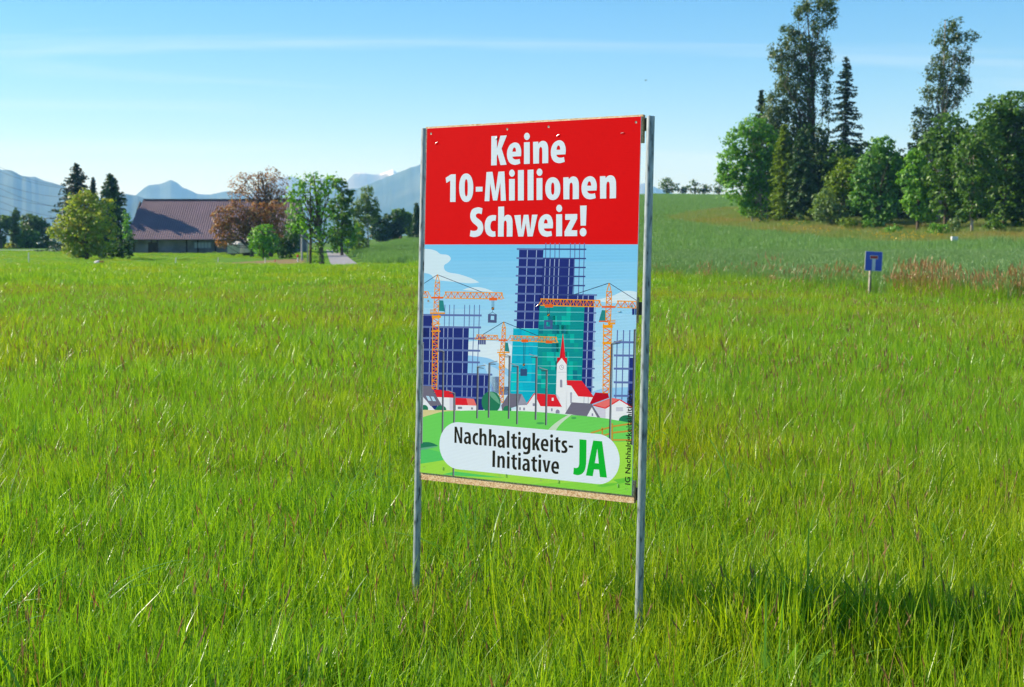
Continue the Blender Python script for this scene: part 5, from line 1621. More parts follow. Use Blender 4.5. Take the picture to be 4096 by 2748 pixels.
def car(px, d, rz, col, label):
    x0 = X(px, d); z0 = ground_at(x0, d) + .13
    root = empty('parked_car', (x0, d, z0), rz)
    tag(root, label, 'car')
    m_body = simple('car_paint_' + label[:4], col, .3, spec=.6)
    # side profile (y = along the car, z), lofted over the width with tumblehome
    prof = [(-2.05, .35), (-2.12, .62), (-2.08, .92), (-1.80, 1.02), (-1.35, 1.40), (-.6, 1.48), (.25, 1.44), (.95, 1.05), (1.75, .92), (2.1, .72), (2.12, .40), (1.9, .25), (-1.9, .25)]
    V_, fs = [], []
    xs_ = (-.86, -.80, -.66, .66, .80, .86)
    for ix, x in enumerate(xs_):
        for y_, zz in prof:
            k_ = 1.0
            s_ = abs(x)
            zt = zz if s_ < .7 or zz < 1.0 else (1.0 + (zz - 1.0) * (.8 if s_ < .83 else 0))
            xx = x * (1 - .16 * max(0, zz - 1.0) / .48)
            V_.append((xx, y_ * (1 - .02 * (s_ > .7)), zt))
    m_ = len(prof)
    for i in range(len(xs_) - 1):
        for j in range(m_):
            a = i * m_ + j; b = i * m_ + (j + 1) % m_
            fs.append((a, b, b + m_, a + m_))
    fs += [tuple(range(m_ - 1, -1, -1)), tuple(range((len(xs_) - 1) * m_, len(xs_) * m_))]
    MB().add(V_, fs).build('body', m_body, root, smooth=False)
    MB().add([(-.62, -1.82, 1.04), (.62, -1.82, 1.04), (.56, -1.40, 1.40), (-.56, -1.40, 1.40)], [(0, 1, 2, 3)]).build('rear_window', M_GLASS, root)
    MB().add([(-.58, .98, 1.07), (.58, .98, 1.07), (.52, .34, 1.42), (-.52, .34, 1.42)], [(0, 3, 2, 1)]).build('windscreen', M_GLASS, root)
    for s_ in (-1, 1):
        MB().add([(s_ * .845, -1.3, 1.03), (s_ * .845, .7, 1.03), (s_ * .76, .2, 1.36), (s_ * .76, -1.1, 1.36)], [(0, 1, 2, 3)]).build('side_window', M_GLASS, root)
        MB().box(s_ * .70 - .12, s_ * .70 + .12, -2.14, -2.08, .68, .88).build('tail_lamp', M_LAMPR, root)
        for y_ in (-1.3, 1.3):
            wheel(root, s_ * .76, y_, .31, .2)
    MB().box(-.26, .26, -2.15, -2.118, .5, .62).build('number_plate', M_PLATE, root)
    return root
car(1193, 288, .06, (.06, .10, .26, 1), 'blue car parked by the driveway between shrub and ash tree')
car(268, 262, 1.35, (.62, .63, .65, 1), 'white car parked beyond the mown lawn behind the maple')

# white van behind the shrubs
x0 = X(1396, 244); z0 = ground_at(x0, 244)
root = empty('white_van', (x0, 244, z0 + .1), .5)
tag(root, 'white box van mostly hidden behind light green shrubs', 'van')
MB().prism([(-2.4, .4), (-2.4, 2.3), (-2.2, 2.45), (1.0, 2.45), (1.35, 2.2), (1.7, 1.35), (2.5, 1.15), (2.6, .4)], -.95, .95).build('body', simple('van_paint', (.55, .58, .62, 1), .4), root)
MB().add([(1.39, -.8, 2.12), (1.71, -.8, 1.4), (1.71, .8, 1.4), (1.39, .8, 2.12)], [(0, 1, 2, 3)]).build('windscreen', M_GLASS, root)
MB().box(.3, 1.2, -.965, -.952, 1.4, 2.1).build('side_window', M_GLASS, root)
for x in (-1.5, 1.6):
    for s_ in (-1, 1):
        wh = MB().tube([(x, s_ * .9 - .11, .25), (x, s_ * .9 + .11, .25)], .34, 14).build('wheel', M_TYRE, root)

def stake(name, label, px, py_top, py_bot, d, r, mat, cat, group=None, lean=0.0, parts=None):
    x0 = X(px, d); z0 = ground_at(x0, d)
    h = Z(py_top, d) - z0
    root = empty(name, (x0, d, z0))
    tag(root, label, cat, group)
    MB().tube([(0, 0, -.2), (h * lean, 0, h)], [r, r * .85], 8).build('shaft', mat, root)
    if parts:
        parts(root, h, h * lean)
    return root
def hooks(root, h, lx):
    for t in (.55, .75, .93):
        MB().tube([(lx * t, -.03, h * t), (lx * t + .06, -.05, h * t), (lx * t + .06, -.05, h * t + .07)], .014, 5).build('wire_hook', M_WHITEP, root)
FS = 'white fence stakes along the garden'
M_POLE = simple('pole_grey', (.38, .38, .37, 1), .7, var=.2, scale=4)
M_GPOLE = simple('pole_green_grey', (.20, .25, .22, 1), .6)
M_REDP = simple('red_plastic', (.55, .04, .03, 1), .5)
stake('fence_stake', 'leaning white fence stake before the bright lawn of the barn', 702, 1030, 1066, 150, .05, M_WHITEP, 'fence stake', FS, .18, hooks)
stake('fence_stake', 'white fence stake at the corner of the brown soil bed', 872, 1030, 1064, 150, .05, M_WHITEP, 'fence stake', FS, .12, hooks)
stake('fence_stake', 'upright white fence stake in front of the rounded green shrub', 1062, 1030, 1072, 148, .05, M_WHITEP, 'fence stake', FS, 0, hooks)
stake('fence_stake', 'white fence stake standing alone on the lawn left of the maple', 118, 1010, 1078, 120, .05, M_WHITEP, 'fence stake', FS, 0, hooks)
stake('marker_stake', 'short red marker stake in the brown soil bed', 1100, 1037, 1052, 155, .05, M_REDP, 'marker stake', None, .2)
def cap_red(root, h, lx):
    MB().tube([(0, 0, h * .7), (0, 0, h + .05)], .12, 10).build('cap', M_REDP, root)
stake('marker_post', 'short white post with red cap by the driveway garden', 1193, 1020, 1035, 160, .09, M_WHITEP, 'marker post', None, 0, cap_red)
def collar(root, h, lx):
    MB().tube([(0, 0, h - .35), (0, 0, h - .28)], .11, 8).build('band', M_STEEL, root)
stake('wooden_pole', 'grey weathered pole between the blue car and the ash tree', 1209, 938, 1030, 168, .13, M_POLE, 'pole', None, .01, collar)
stake('thin_pole', 'thin green-grey pole just left of the ash trunks', 1232, 955, 1070, 150, .06, M_GPOLE, 'pole', None, 0, collar)

# low dark barrier along the road at the left
d = 285.0
root = empty('road_barrier', (X(150, d), d, ground_at(X(150, d), d)))
tag(root, 'long low dark blue-grey barrier below the far wood', 'barrier')
m_bar = simple('barrier_slate', (.075, .078, .10, 1), .8, var=.25, scale=1.0)
x = X(-120, d) - X(150, d)
while x < X(300, d) - X(150, d):
    MB().box(x, x + 1.92, 0, .1, -.4, Z(997, d) - ground_at(X(150, d), d)).build('panel', m_bar, root)
    MB().box(x + 1.925, x + 2.055, -.05, .15, -.4, Z(994, d) - ground_at(X(150, d), d)).build('post', M_POLE, root)
    x += 2.06
ribbon_y = 268.0
kind(link_obj('side_road', mesh_arr('side_road', np.array([(x_, y_, ground_at(x_, y_) + .13) for y_ in (262.5, 264.5, 267, 270) for x_ in np.linspace(-120, -72, 25)]), np.array([(r_ * 25 + c_, r_ * 25 + c_ + 1, (r_ + 1) * 25 + c_ + 1, (r_ + 1) * 25 + c_) for r_ in range(3) for c_ in range(24)])), M_ROAD), 'structure')

# things lying at the edge of the lawn
x0, d = X(396, 140), 140.0
root = empty('rowing_boat', (x0, d, ground_at(x0, d)), .1)
tag(root, 'small white and orange upturned tub lying under the maple', 'tub')
V_, fs = [], []
for i in range(9):
    t = i / 8; w = .30 * math.sin(math.pi * (.12 + .80 * t)); hh = .30 * math.sin(math.pi * (.15 + .75 * t))
    for a in range(7):
        th = math.pi * a / 6
        V_.append((-.45 + .9 * t, -w * math.cos(th), .18 + hh * math.sin(th)))
for i in range(8):
    for a in range(6):
        b = i * 7 + a
        fs.append((b, b + 7, b + 8, b + 1))
fs += [tuple(range(6, -1, -1)), tuple(range(56, 63))]
root.name = 'upturned_tub'
MB().add(V_, fs).build('shell', M_TARP, root, smooth=True)
MB().box(.12, .5, -.26, .26, .02, .44).build('orange_end', simple('orange_plastic', (.62, .17, .06, 1), .5), root)
MB().box(-.46, .11, -.34, .34, -.02, .17).build('rim', M_STEEL, root)
x0, d = X(144, 112), 112.0
root = empty('white_slab', (x0, d, ground_at(x0, d)))
tag(root, 'flat white slab lying in the meadow near the lone stake', 'slab')
MB().prism([(-.30, 0), (-.26, .34), (.20, .38), (.30, .30), (.32, 0)], -.3, .3).build('block', M_WHITEP, root)
x0, d = X(3800, 140), 139.0
root = empty('marker_stone', (x0, d, ground_at(x0, d)))
tag(root, 'small white marker stone on the grass edge below the forest', 'marker stone')
MB().prism([(-.30, -.1), (-.30, .93), (-.27, .97), (.27, .97), (.30, .93), (.30, -.1)], -.2, .2).build('block', M_WHITEP, root)

# power lines sagging in from the left
root = empty('power_line', (-85, 300, 0))
tag(root, 'thin sagging power line wires in front of the far left mountain', 'power line')
m_wire = simple('wire', (.10, .11, .12, 1), .6)
for (ya, yb, ym) in ((650, 745, 0), (672, 752, 0), (728, 790, 0), (735, 830, 0), (780, 828, 0), (793, 870, 0), (830, 880, 0)):
    pts = []
    for i in range(15):
        t = i / 14
        px_ = -60 + 330 * t
        py_ = ya - 18 + (yb - ya + 18) * (1 - (1 - t) ** 1.7)
        pts.append((X(px_, 330) + 85, 30, Z(py_, 330)))
    MB().tube(pts, .035, 4).build('wire', m_wire, root)
# pylon that carries them, left of the picture
mp_x = X(-60, 330) + 85
mb = MB()
for sx in (-1, 1):
    for sy in (-1, 1):
        mb.tube([(mp_x + sx * 2, 30 + sy * 2, 0), (mp_x + sx * .4, 30 + sy * .4, 26)], .1, 4)
for i in range(7):
    z_ = 2 + i * 3.4; w_ = 2 - 1.6 * z_ / 26
    mb.tube([(mp_x - w_, 30 - w_, z_), (mp_x + w_, 30 - w_, z_ + 3)], .05, 4); mb.tube([(mp_x + w_, 30 - w_, z_), (mp_x - w_, 30 - w_, z_ + 3)], .05, 4)
mb.build('pylon', M_POLE, root)

# ---------------------------------------------------------------- dead end road sign in the wheat edge
d = 37.6
x0 = X(3480, d); z0 = ground_at(x0, d)
root = empty('dead_end_sign', (x0, d, z0))
tag(root, 'tilted blue dead end road sign on a thin wooden post at the wheat edge', 'road sign')
k = d / FPX
root.rotation_euler = (0, R(2.4), R(24))
zc = Z(1044, d) - z0
hh = .265; ww = .285
M_BLUE = simple('sign_blue', (.006, .075, .52, 1), .4)
M_SWH = simple('sign_white', (.62, .66, .70, 1), .4)
M_SRED = simple('sign_red', (.40, .008, .012, 1), .4)
M_BACK = simple('sign_back', (.35, .36, .37, 1), .4, metal=.6)
M_WPOST = simple('weathered_wood', (.33, .29, .24, 1), .85, var=.35, scale=6, stretch=(4, 4, .6))
MB().box(-.028, .028, .018, .075, -.3, zc + .1).build('post', M_WPOST, root)
def rrect(w, h, r, n=5):
    o = []
    for cx_, cy_, a0 in ((w - r, h - r, 0), (-w + r, h - r, 90), (-w + r, -h + r, 180), (w - r, -h + r, 270)):
        for i in range(n + 1):
            a = R(a0 + 90 * i / n)
            o.append((cx_ + r * math.cos(a), cy_ + r * math.sin(a)))
    return o
xo = .055
pl_ = MB().prism([(x_ + xo, z_ + zc) for x_, z_ in rrect(ww, hh, .03)], -.003, .012).build('plate', M_BACK, root)
def flat(name, poly, y_, mat):
    V_ = [(x_ + xo, y_, z_ + zc) for x_, z_ in poly]
    return MB().add(V_, [tuple(range(len(V_)))[::-1]]).build(name, mat, pl_)
flat('white_border', rrect(ww - .002, hh - .002, .028), -.0045, M_SWH)
flat('blue_field', rrect(ww - .014, hh - .014, .02), -.0065, M_BLUE)
flat('white_stem', [(-.055, -hh + .015), (.055, -hh + .015), (.055, .06), (-.055, .06)], -.0085, M_SWH)
flat('bar_border', [(-.135, .055), (.135, .055), (.135, .155), (-.135, .155)], -.0105, M_SWH)
flat('red_bar', [(-.122, .068), (.122, .068), (.122, .142), (-.122, .142)], -.0125, M_SRED)

# a bird far off in the sky
root = empty('bird', (X(2577, 150), 150, Z(330, 150)), .4)
tag(root, 'tiny dark bird gliding in the sky right of the poster', 'bird')
MB().ellipsoid((0, 0, 0), (.14, .05, .045), 10, 6).build('body', M_TYRE, root, smooth=True)
for s_ in (-1, 1):
    MB().add([(.05, s_ * .03, .02), (-.05, s_ * .03, .02), (-.06, s_ * .22, .06), (.0, s_ * .24, .06), (.05, s_ * .03, .03), (-.05, s_ * .03, .03), (-.06, s_ * .22, .068), (.0, s_ * .24, .068)], [(0, 1, 2, 3), (4, 7, 6, 5), (0, 3, 7, 4), (1, 5, 6, 2), (2, 6, 7, 3), (0, 4, 5, 1)]).build('wing', M_TYRE, root)

# ---------------------------------------------------------------- grass, wheat and flowers
def blades(n_, half, h0, h1, wid, lean, seg, seed, round_=False, bend=1.0, hook=0.0):
    r_ = np.random.default_rng(seed)
    bx = r_.uniform(-half, half, n_); by = r_.uniform(-half, half, n_)
    hh_ = r_.uniform(0, 1, n_) ** .8 * (h1 - h0) + h0
    az = r_.uniform(0, 2 * math.pi, n_)
    ln = np.abs(r_.normal(0, lean, n_)) * bend
    dirx = np.cos(az) * ln + .06; diry = np.sin(az) * ln
    wa = r_.uniform(0, 2 * math.pi, n_)
    wx = np.cos(wa); wy = np.sin(wa)
    w = wid * r_.uniform(.6, 1.35, n_) * .5
    V_ = np.zeros((n_, 2 * seg + 1, 3))
    for i in range(seg + 1):
        t = i / seg
        cx_ = bx + dirx * hh_ * t ** 2; cy_ = by + diry * hh_ * t ** 2
        cz_ = hh_ * (t - (.22 + hook) * np.minimum(ln, 1.2) * t ** 2.5)
        if i < seg:
            ws = w * (1 - .55 * t) if t > .35 else w * (.75 + .5 * t)
            V_[:, 2 * i] = np.stack([cx_ - wx * ws, cy_ - wy * ws, cz_], 1)
            V_[:, 2 * i + 1] = np.stack([cx_ + wx * ws, cy_ + wy * ws, cz_], 1)
        else:
            V_[:, 2 * seg] = np.stack([cx_, cy_, cz_], 1)
    m_ = 2 * seg + 1
    base = (np.arange(n_) * m_)[:, None]
    quads = np.concatenate([base + np.array([2 * i, 2 * i + 1, 2 * i + 3, 2 * i + 2]) for i in range(seg - 1)]) if seg > 1 else np.zeros((0, 4), int)
    tris = base + np.array([2 * seg - 2, 2 * seg - 1, 2 * seg])
    return V_.reshape(-1, 3), quads, tris, V_[:, -1]

def tuft(name, parts, mats):
    """parts: list of (V, quads, tris, material index)"""
    Vs, Qs, Ts, Mi = [], [], [], []
    n0 = 0
    mq, mt = [], []
    for V_, Q_, T_, mi in parts:
        Vs.append(V_)
        if len(Q_):
            Qs.append(Q_ + n0); mq += [mi] * len(Q_)
        if len(T_):
            Ts.append(T_ + n0); mt += [mi] * len(T_)
        n0 += len(V_)
    F_ = []
    if Qs: F_.append(np.concatenate(Qs))
    if Ts: F_.append(np.concatenate(Ts))
    me_ = mesh_arr(name, np.concatenate(Vs), F_, mq + mt)
    for m_ in mats:
        me_.materials.append(m_)
    return bpy.data.objects.new(name, me_)

def heads(tips, L, W, seed, planes=2):
    """seed heads: slim crossed rhombs on the stalk tips"""
    r_ = np.random.default_rng(seed)
    Vs = []
    for pl in range(planes):
        a = r_.uniform(0, 3.14, len(tips))
        t = np.stack([np.cos(a), np.sin(a), np.zeros(len(tips))], 1)
        L_ = (L * r_.uniform(.6, 1.3, len(tips)))[:, None]
        up = np.array([.25, 0, 1.0]) + r_.normal(size=(len(tips), 3)) * .18
        V_ = np.stack([tips - up * L_ * .55, tips + t * W, tips + up * L_ * .55, tips - t * W], 1)
        Vs.append(V_.reshape(-1, 3))
    V_ = np.concatenate(Vs)
    return V_, np.arange(len(V_)).reshape(-1, 4), np.zeros((0, 3), int)

def scatter(name, label, pts, rots, scales, idx, sources, k='stuff'):
    """one object of kind stuff: instances of the source tufts on the given points"""
    src = bpy.data.collections.new(name + '_tufts')
    for s_ in sources:
        src.objects.link(s_)
    me_ = bpy.data.meshes.new(name)
    n_ = len(pts)
    me_.vertices.add(n_)
    me_.vertices.foreach_set('co', np.asarray(pts, np.float32).ravel())
    a = me_.attributes.new('rot', 'FLOAT_VECTOR', 'POINT'); a.data.foreach_set('vector', np.asarray(rots, np.float32).ravel())
    a = me_.attributes.new('scl', 'FLOAT_VECTOR', 'POINT'); a.data.foreach_set('vector', np.asarray(scales, np.float32).ravel())
    a = me_.attributes.new('pick', 'INT', 'POINT'); a.data.foreach_set('value', np.asarray(idx, np.int32))
    me_.update()
    o = bpy.data.objects.new(name, me_)
    COL.objects.link(o)
    kind(o, k, label)
    ng = bpy.data.node_groups.new(name + '_nodes', 'GeometryNodeTree')
    ng.interface.new_socket('Geometry', in_out='INPUT', socket_type='NodeSocketGeometry')
    ng.interface.new_socket('Geometry', in_out='OUTPUT', socket_type='NodeSocketGeometry')
    N_ = ng.nodes; L_ = ng.links
    gi = N_.new('NodeGroupInput'); go = N_.new('NodeGroupOutput')
    ip = N_.new('GeometryNodeInstanceOnPoints')
    ci = N_.new('GeometryNodeCollectionInfo')
    ci.inputs['Collection'].default_value = src
    ci.inputs['Separate Children'].default_value = True
    ci.inputs['Reset Children'].default_value = True
    ip.inputs['Pick Instance'].default_value = True
    def na(nm, ty):
        q_ = N_.new('GeometryNodeInputNamedAttribute'); q_.data_type = ty; q_.inputs['Name'].default_value = nm
        return q_.outputs['Attribute']
    er = N_.new('FunctionNodeEulerToRotation')
    L_.new(na('rot', 'FLOAT_VECTOR'), er.inputs[0])
    L_.new(er.outputs[0], ip.inputs['Rotation'])
    L_.new(na('scl', 'FLOAT_VECTOR'), ip.inputs['Scale'])
    L_.new(na('pick', 'INT'), ip.inputs['Instance Index'])
    L_.new(gi.outputs[0], ip.inputs['Points'])
    L_.new(ci.outputs[0], ip.inputs['Instance'])
    L_.new(ip.outputs[0], go.inputs[0])
    md = o.modifiers.new('scatter', 'NODES')
    md.node_group = ng
    return o

def field_points(inside, d0, d1, spacing, half_a, seed, jitter=.5, xoff=1.0):
    """roughly even points over the wedge the camera can see (plus a margin)"""
    r_ = np.random.default_rng(seed)
    w = half_a * d1 + xoff
    xs = np.arange(-w, w, spacing); ys = np.arange(d0, d1, spacing)
    A, B = np.meshgrid(xs, ys)
    A = A.ravel() + r_.uniform(-jitter, jitter, A.size) * spacing; B = B.ravel() + r_.uniform(-jitter, jitter, B.size) * spacing
    m_ = (np.abs(A) < half_a * B + xoff) & (B >= d0 - .2) & inside(A, B)
    A, B = A[m_], B[m_]
    return np.stack([A, B, hgt(A, B)], 1)

def rs(n_, seed, s0=.85, s1=1.2, tilt=.08):
    r_ = np.random.default_rng(seed)
    rot = np.stack([r_.normal(0, tilt, n_), r_.normal(0, tilt, n_), r_.uniform(0, 6.283, n_)], 1)
    s_ = r_.uniform(s0, s1, n_)
    return rot, np.stack([s_, s_, s_ * r_.uniform(.8, 1.2, n_)], 1)

GZONE = (1.75, 1.02, .5, 1)
GRASS = leafy('meadow_grass', lc((.060, .135, .006, 1), (.093, .195, .008, 1), (.136, .25, .011, 1), (.185, .29, .020, 1)), trans=.48, rough=.33, spec=.45, zone=GZONE, zone_scale=.16, zone_lo=.46, zone_hi=.66, zamt=.75, tcol=(1.25, 1.22, .40), gain=1.75)
GRASSB = leafy('meadow_grass_broad', lc((.045, .13, .012, 1), (.075, .19, .016, 1), (.11, .24, .03, 1)), trans=.45, rough=.36, spec=.42, gain=1.65)
STRAW = leafy('dry_stalk', lc((.16, .10, .035, 1), (.25, .15, .06, 1), (.32, .20, .08, 1)), trans=.3, tcol=(1.1, .9, .6), gain=1.1)
REDG = leafy('reddish_seed_head', lc((.27, .14, .05, 1), (.35, .21, .08, 1), (.38, .28, .12, 1)), trans=.35, tcol=(1.1, .9, .7), gain=1.1)
WHEAT = leafy('young_wheat', lc((.055, .12, .030, 1), (.088, .170, .045, 1), (.135, .22, .065, 1)), trans=.35, rough=.4, spec=.45, tcol=(1.15, 1.2, .55), gain=1.8)
WHEATH = leafy('wheat_ear', lc((.10, .19, .07, 1), (.15, .25, .09, 1)), trans=.3)

near = []
for i in range(8):
    parts = []
    V_, Q_, T_, tip = blades(330, .22, .11, .33, .0052, .35, 4, 900 + i); parts.append((V_, Q_, T_, 0))
    V_, Q_, T_, tip = blades(60, .22, .10, .24, .0085, .6, 4, 930 + i); parts.append((V_, Q_, T_, 1))
    if i % 2 == 0:
        V_, Q_, T_, tip = blades(7, .2, .26, .40, .0026, .25, 3, 950 + i); parts.append((V_, Q_, T_, 2))
        V_, Q_, T_ = heads(tip, .045, .0028, 960 + i); parts.append((V_, Q_, T_, 2))
    near.append(tuft('near_tuft_%d' % i, parts, [GRASS, GRASSB, STRAW]))
def meadow(x, y):
    return x < edge_x(y) - .3
P = field_points(meadow, 2.0, 13.0, .255, .40, 1, xoff=1.2)
rt, sc_ = rs(len(P), 2)
scatter('meadow_grass_near', 'long fresh green meadow grass around the poster', P, rt, sc_, np.random.default_rng(3).integers(0, 8, len(P)), near)
tall = []
for i in range(5):
    V_, Q_, T_, tip = blades(11, .16, .34, .56, .0085, .75, 7, 980 + i, hook=.25)
    tall.append(tuft('tall_tuft_%d' % i, [(V_, Q_, T_, 0)], [GRASSB]))
P = field_points(lambda x, y: meadow(x, y) & ~((np.abs(x) < .75) & (np.abs(y - 4.4) < .8)), 2.2, 10, .62, .40, 5, jitter=.9)
rt, sc_ = rs(len(P), 6, .6, 1.15, .12)
scatter('arching_grass', 'long arching broad grass blades in the meadow', P, rt, sc_, np.random.default_rng(7).integers(0, 5, len(P)), tall)
rk = []
for i in range(4):
    V_, Q_, T_, tip = blades(80, .18, .20, .42, .0075, .28, 5, 990 + i)
    rk.append(tuft('rank_tuft_%d' % i, [(V_, Q_, T_, 0)], [GRASS]))
r_ = np.random.default_rng(71)
pts = np.stack([r_.uniform(.62, 1.95, 80), np.zeros(80)], 1)
pts[:, 1] = 4.92 - .25 * (pts[:, 0] - .6) + r_.uniform(-.38, .22, 80)
P = np.stack([pts[:, 0], pts[:, 1], hgt(pts[:, 0], pts[:, 1])], 1)
pb_ = [(sx_ + r_.normal() * .09, sy_ - .10 + r_.normal() * .09) for sx_, sy_ in ((-.405, 5.245), (.44, 4.70)) for _ in range(5)]
pts = np.concatenate([pts, np.array(pb_)])
P = np.stack([pts[:, 0], pts[:, 1], hgt(pts[:, 0], pts[:, 1])], 1)
rt, sc_ = rs(len(P), 72, .8, 1.1, .06)
sc_[80:] *= .74
scatter('rank_grass', 'taller grass clumps around the poster posts and in the shadow beside them', P, rt, sc_, r_.integers(0, 4, len(P)), rk)
mid = []
for i in range(6):
    parts = []
    V_, Q_, T_, tip = blades(560, .48, .13, .34, .0082, .38, 3, 1000 + i); parts.append((V_, Q_, T_, 0))
    V_, Q_, T_, tip = blades(50, .48, .12, .3, .013, .6, 3, 1010 + i); parts.append((V_, Q_, T_, 1))
    if i % 2 == 0:
        V_, Q_, T_, tip = blades(14, .45, .28, .42, .005, .25, 2, 1020 + i); parts.append((V_, Q_, T_, 2))
        V_, Q_, T_ = heads(tip, .06, .005, 1030 + i); parts.append((V_, Q_, T_, 2))
    mid.append(tuft('mid_tuft_%d' % i, parts, [GRASS, GRASSB, STRAW]))
P = field_points(meadow, 12.5, 42, .62, .385, 11)
rt, sc_ = rs(len(P), 12)
scatter('meadow_grass_middle', 'green meadow grass further off behind the poster', P, rt, sc_, np.random.default_rng(13).integers(0, 6, len(P)), mid)
far = []
for i in range(5):
    parts = []
    V_, Q_, T_, tip = blades(760, 1.15, .12, .27, .018, .4, 2, 1100 + i); parts.append((V_, Q_, T_, 0))
    V_, Q_, T_, tip = blades(90, 1.15, .12, .26, .030, .6, 2, 1110 + i); parts.append((V_, Q_, T_, 1))
    far.append(tuft('far_tuft_%d' % i, parts, [GRASS, GRASSB]))
P = field_points(lambda x, y: meadow(x, y) & (y < 112 + .05 * x), 41, 114, 1.5, .385, 15)
rt, sc_ = rs(len(P), 16)
scatter('meadow_grass_far', 'distant green meadow grass up to the farm', P, rt, sc_, np.random.default_rng(17).integers(0, 5, len(P)), far)

P = field_points(lambda x, y: (x < edge_x(y) - 1.5) & (np.abs(x - road_x(y)) > 2.6) & (x > -110) & ~((pxof(x, y) > 850) & (pxof(x, y) < 1230) & (y > 139) & (y < 185)), 112, 262, 2.3, .385, 18)
rt, sc_ = rs(len(P), 19, .85, 1.1)
sc_[:, 2] *= .55
scatter('lawn_grass', 'short grass of the lawn in front of the barn', P, rt, sc_, np.random.default_rng(20).integers(0, 5, len(P)), [o_.copy() for o_ in far])

# reddish flowering grass along the wheat edge and scattered brownish stems in the meadow
redt = []
for i in range(4):
    V_, Q_, T_, tip = blades(34, .34, .5, .95, .005, .22, 3, 1200 + i)
    V2, Q2, T2 = heads(tip, .15, .011, 1210 + i)
    V3, Q3, T3, t3 = blades(120, .36, .3, .80, .013, .3, 3, 1220 + i)
    redt.append(tuft('red_tuft_%d' % i, [(V_, Q_, T_, 0), (V2, Q2, T2, 1), (V3, Q3, T3, 2)], [STRAW, REDG, GRASS]))
r_ = np.random.default_rng(21)
pts = []
for (px_, d_, n_, sx, sy) in ((3650, 35.6, 14, .5, .5), (3730, 35.2, 9, .45, .5), (3850, 33.8, 10, .7, .6), (4050, 32.2, 12, .5, .6), (3420, 40.5, 5, .4, .6), (3250, 43, 5, .8, .8), (3000, 48, 7, 1.5, .8), (2800, 53, 5, 1.4, .8), (4150, 32.5, 6, .8, .8)):
    for _ in range(n_):
        pts.append((X(px_, d_) + r_.normal() * sx, d_ + r_.normal() * sy))
pts = np.array(pts)
pts = pts[(pts[:, 0] < edge_x(pts[:, 1]) + 1.2) & ~((np.abs(pts[:, 0] - X(3480, 37.6) * pts[:, 1] / 37.6) < .85) & (pts[:, 1] < 38))]
P = np.stack([pts[:, 0], pts[:, 1], hgt(pts[:, 0], pts[:, 1])], 1)
rt, sc_ = rs(len(P), 22, .75, 1.2)
scatter('reddish_flowering_grass', 'reddish flowering grass clumps along the wheat edge by the road sign', P, rt, sc_, r_.integers(0, 4, len(P)), redt)
edge_t = []
for i in range(4):
    V_, Q_, T_, tip = blades(150, .35, .25, .62, .012, .35, 3, 1250 + i)
    edge_t.append(tuft('edge_tuft_%d' % i, [(V_, Q_, T_, 0)], [GRASS]))
P = field_points(lambda x, y: (np.abs(x - edge_x(y)) < .9) & ~((np.abs(x - X(3480, 37.6)) < .8) & (y > 33) & (y < 37.9)), 27, 110, .45, .40, 23)
rt, sc_ = rs(len(P), 24, .7, 1.15)
scatter('field_edge_grass', 'tall rank grass along the edge of the wheat field', P, rt, sc_, r_.integers(0, 4, len(P)), edge_t)

wt = []
for i in range(6):
    V_, Q_, T_, tip = blades(150, .36, .50, .82, .014, .20, 3, 1300 + i)
    V2, Q2, T2 = heads(tip[:60], .09, .009, 1310 + i)
    wt.append(tuft('wheat_tuft_%d' % i, [(V_, Q_, T_, 0), (V2, Q2, T2, 1)], [WHEAT, WHEATH]))
P = field_points(lambda x, y: in_wheat(x, y) & ~(np.abs((x + .35 * y) % 18 - 9) < .25), 28, 100, .55, .40, 31)
rt, sc_ = rs(len(P), 32, .9, 1.1, .05)
scatter('wheat_near', 'blue-green young wheat standing behind the road sign', P, rt, sc_, r_.integers(0, 6, len(P)), wt)
wf = []
for i in range(4):
    V_, Q_, T_, tip = blades(190, 1.05, .6, .85, .045, .16, 2, 1350 + i)
    wf.append(tuft('wheat_far_tuft_%d' % i, [(V_, Q_, T_, 0)], [WHEAT]))
P = field_points(in_wheat, 99, 428, 1.75, .40, 33)
rt, sc_ = rs(len(P), 34, .9, 1.1, .03)
scatter('wheat_far', 'blue-green young wheat covering the far slope and hill', P, rt, sc_, r_.integers(0, 4, len(P)), wf)

# grass strip along the forest with yellow flowers
YFLOW = leafy('yellow_flower', lc((.55, .36, .01, 1), (.65, .45, .02, 1)), trans=.3, tcol=(1, 1, .6), gain=1.1)
STRIPG = leafy('strip_grass', lc((.09, .17, .025, 1), (.13, .20, .035, 1), (.16, .20, .05, 1), (.20, .20, .08, 1)), trans=.4, zone=(1.5, .85, .9, 1), zone_scale=.07, zone_lo=.48, zone_hi=.66, gain=1.45, zamt=.7)
st_, fl_ = [], []
for i in range(4):
    V_, Q_, T_, tip = blades(240, 1.0, .3, .75, .035, .3, 2, 1400 + i)
    st_.append(tuft('strip_tuft_%d' % i, [(V_, Q_, T_, 0)], [STRIPG]))
P = field_points(in_strip, 134, 290, 1.5, .40, 41)
rt, sc_ = rs(len(P), 42)
scatter('strip_grass', 'pale reddish and green rough grass strip below the forest', P, rt, sc_, r_.integers(0, 4, len(P)), st_)
for i in range(3):
    V2, Q2, T2 = heads(np.stack([r_.uniform(-.8, .8, 4), r_.uniform(-.8, .8, 4), r_.uniform(.5, .8, 4)], 1), .13, .07, 1450 + i)
    V_, Q_, T_, tip = blades(14, .8, .4, .7, .02, .2, 2, 1460 + i)
    fl_.append(tuft('flower_tuft_%d' % i, [(V2, Q2, T2, 0), (V_, Q_, T_, 1)], [YFLOW, STRIPG]))
pts = []
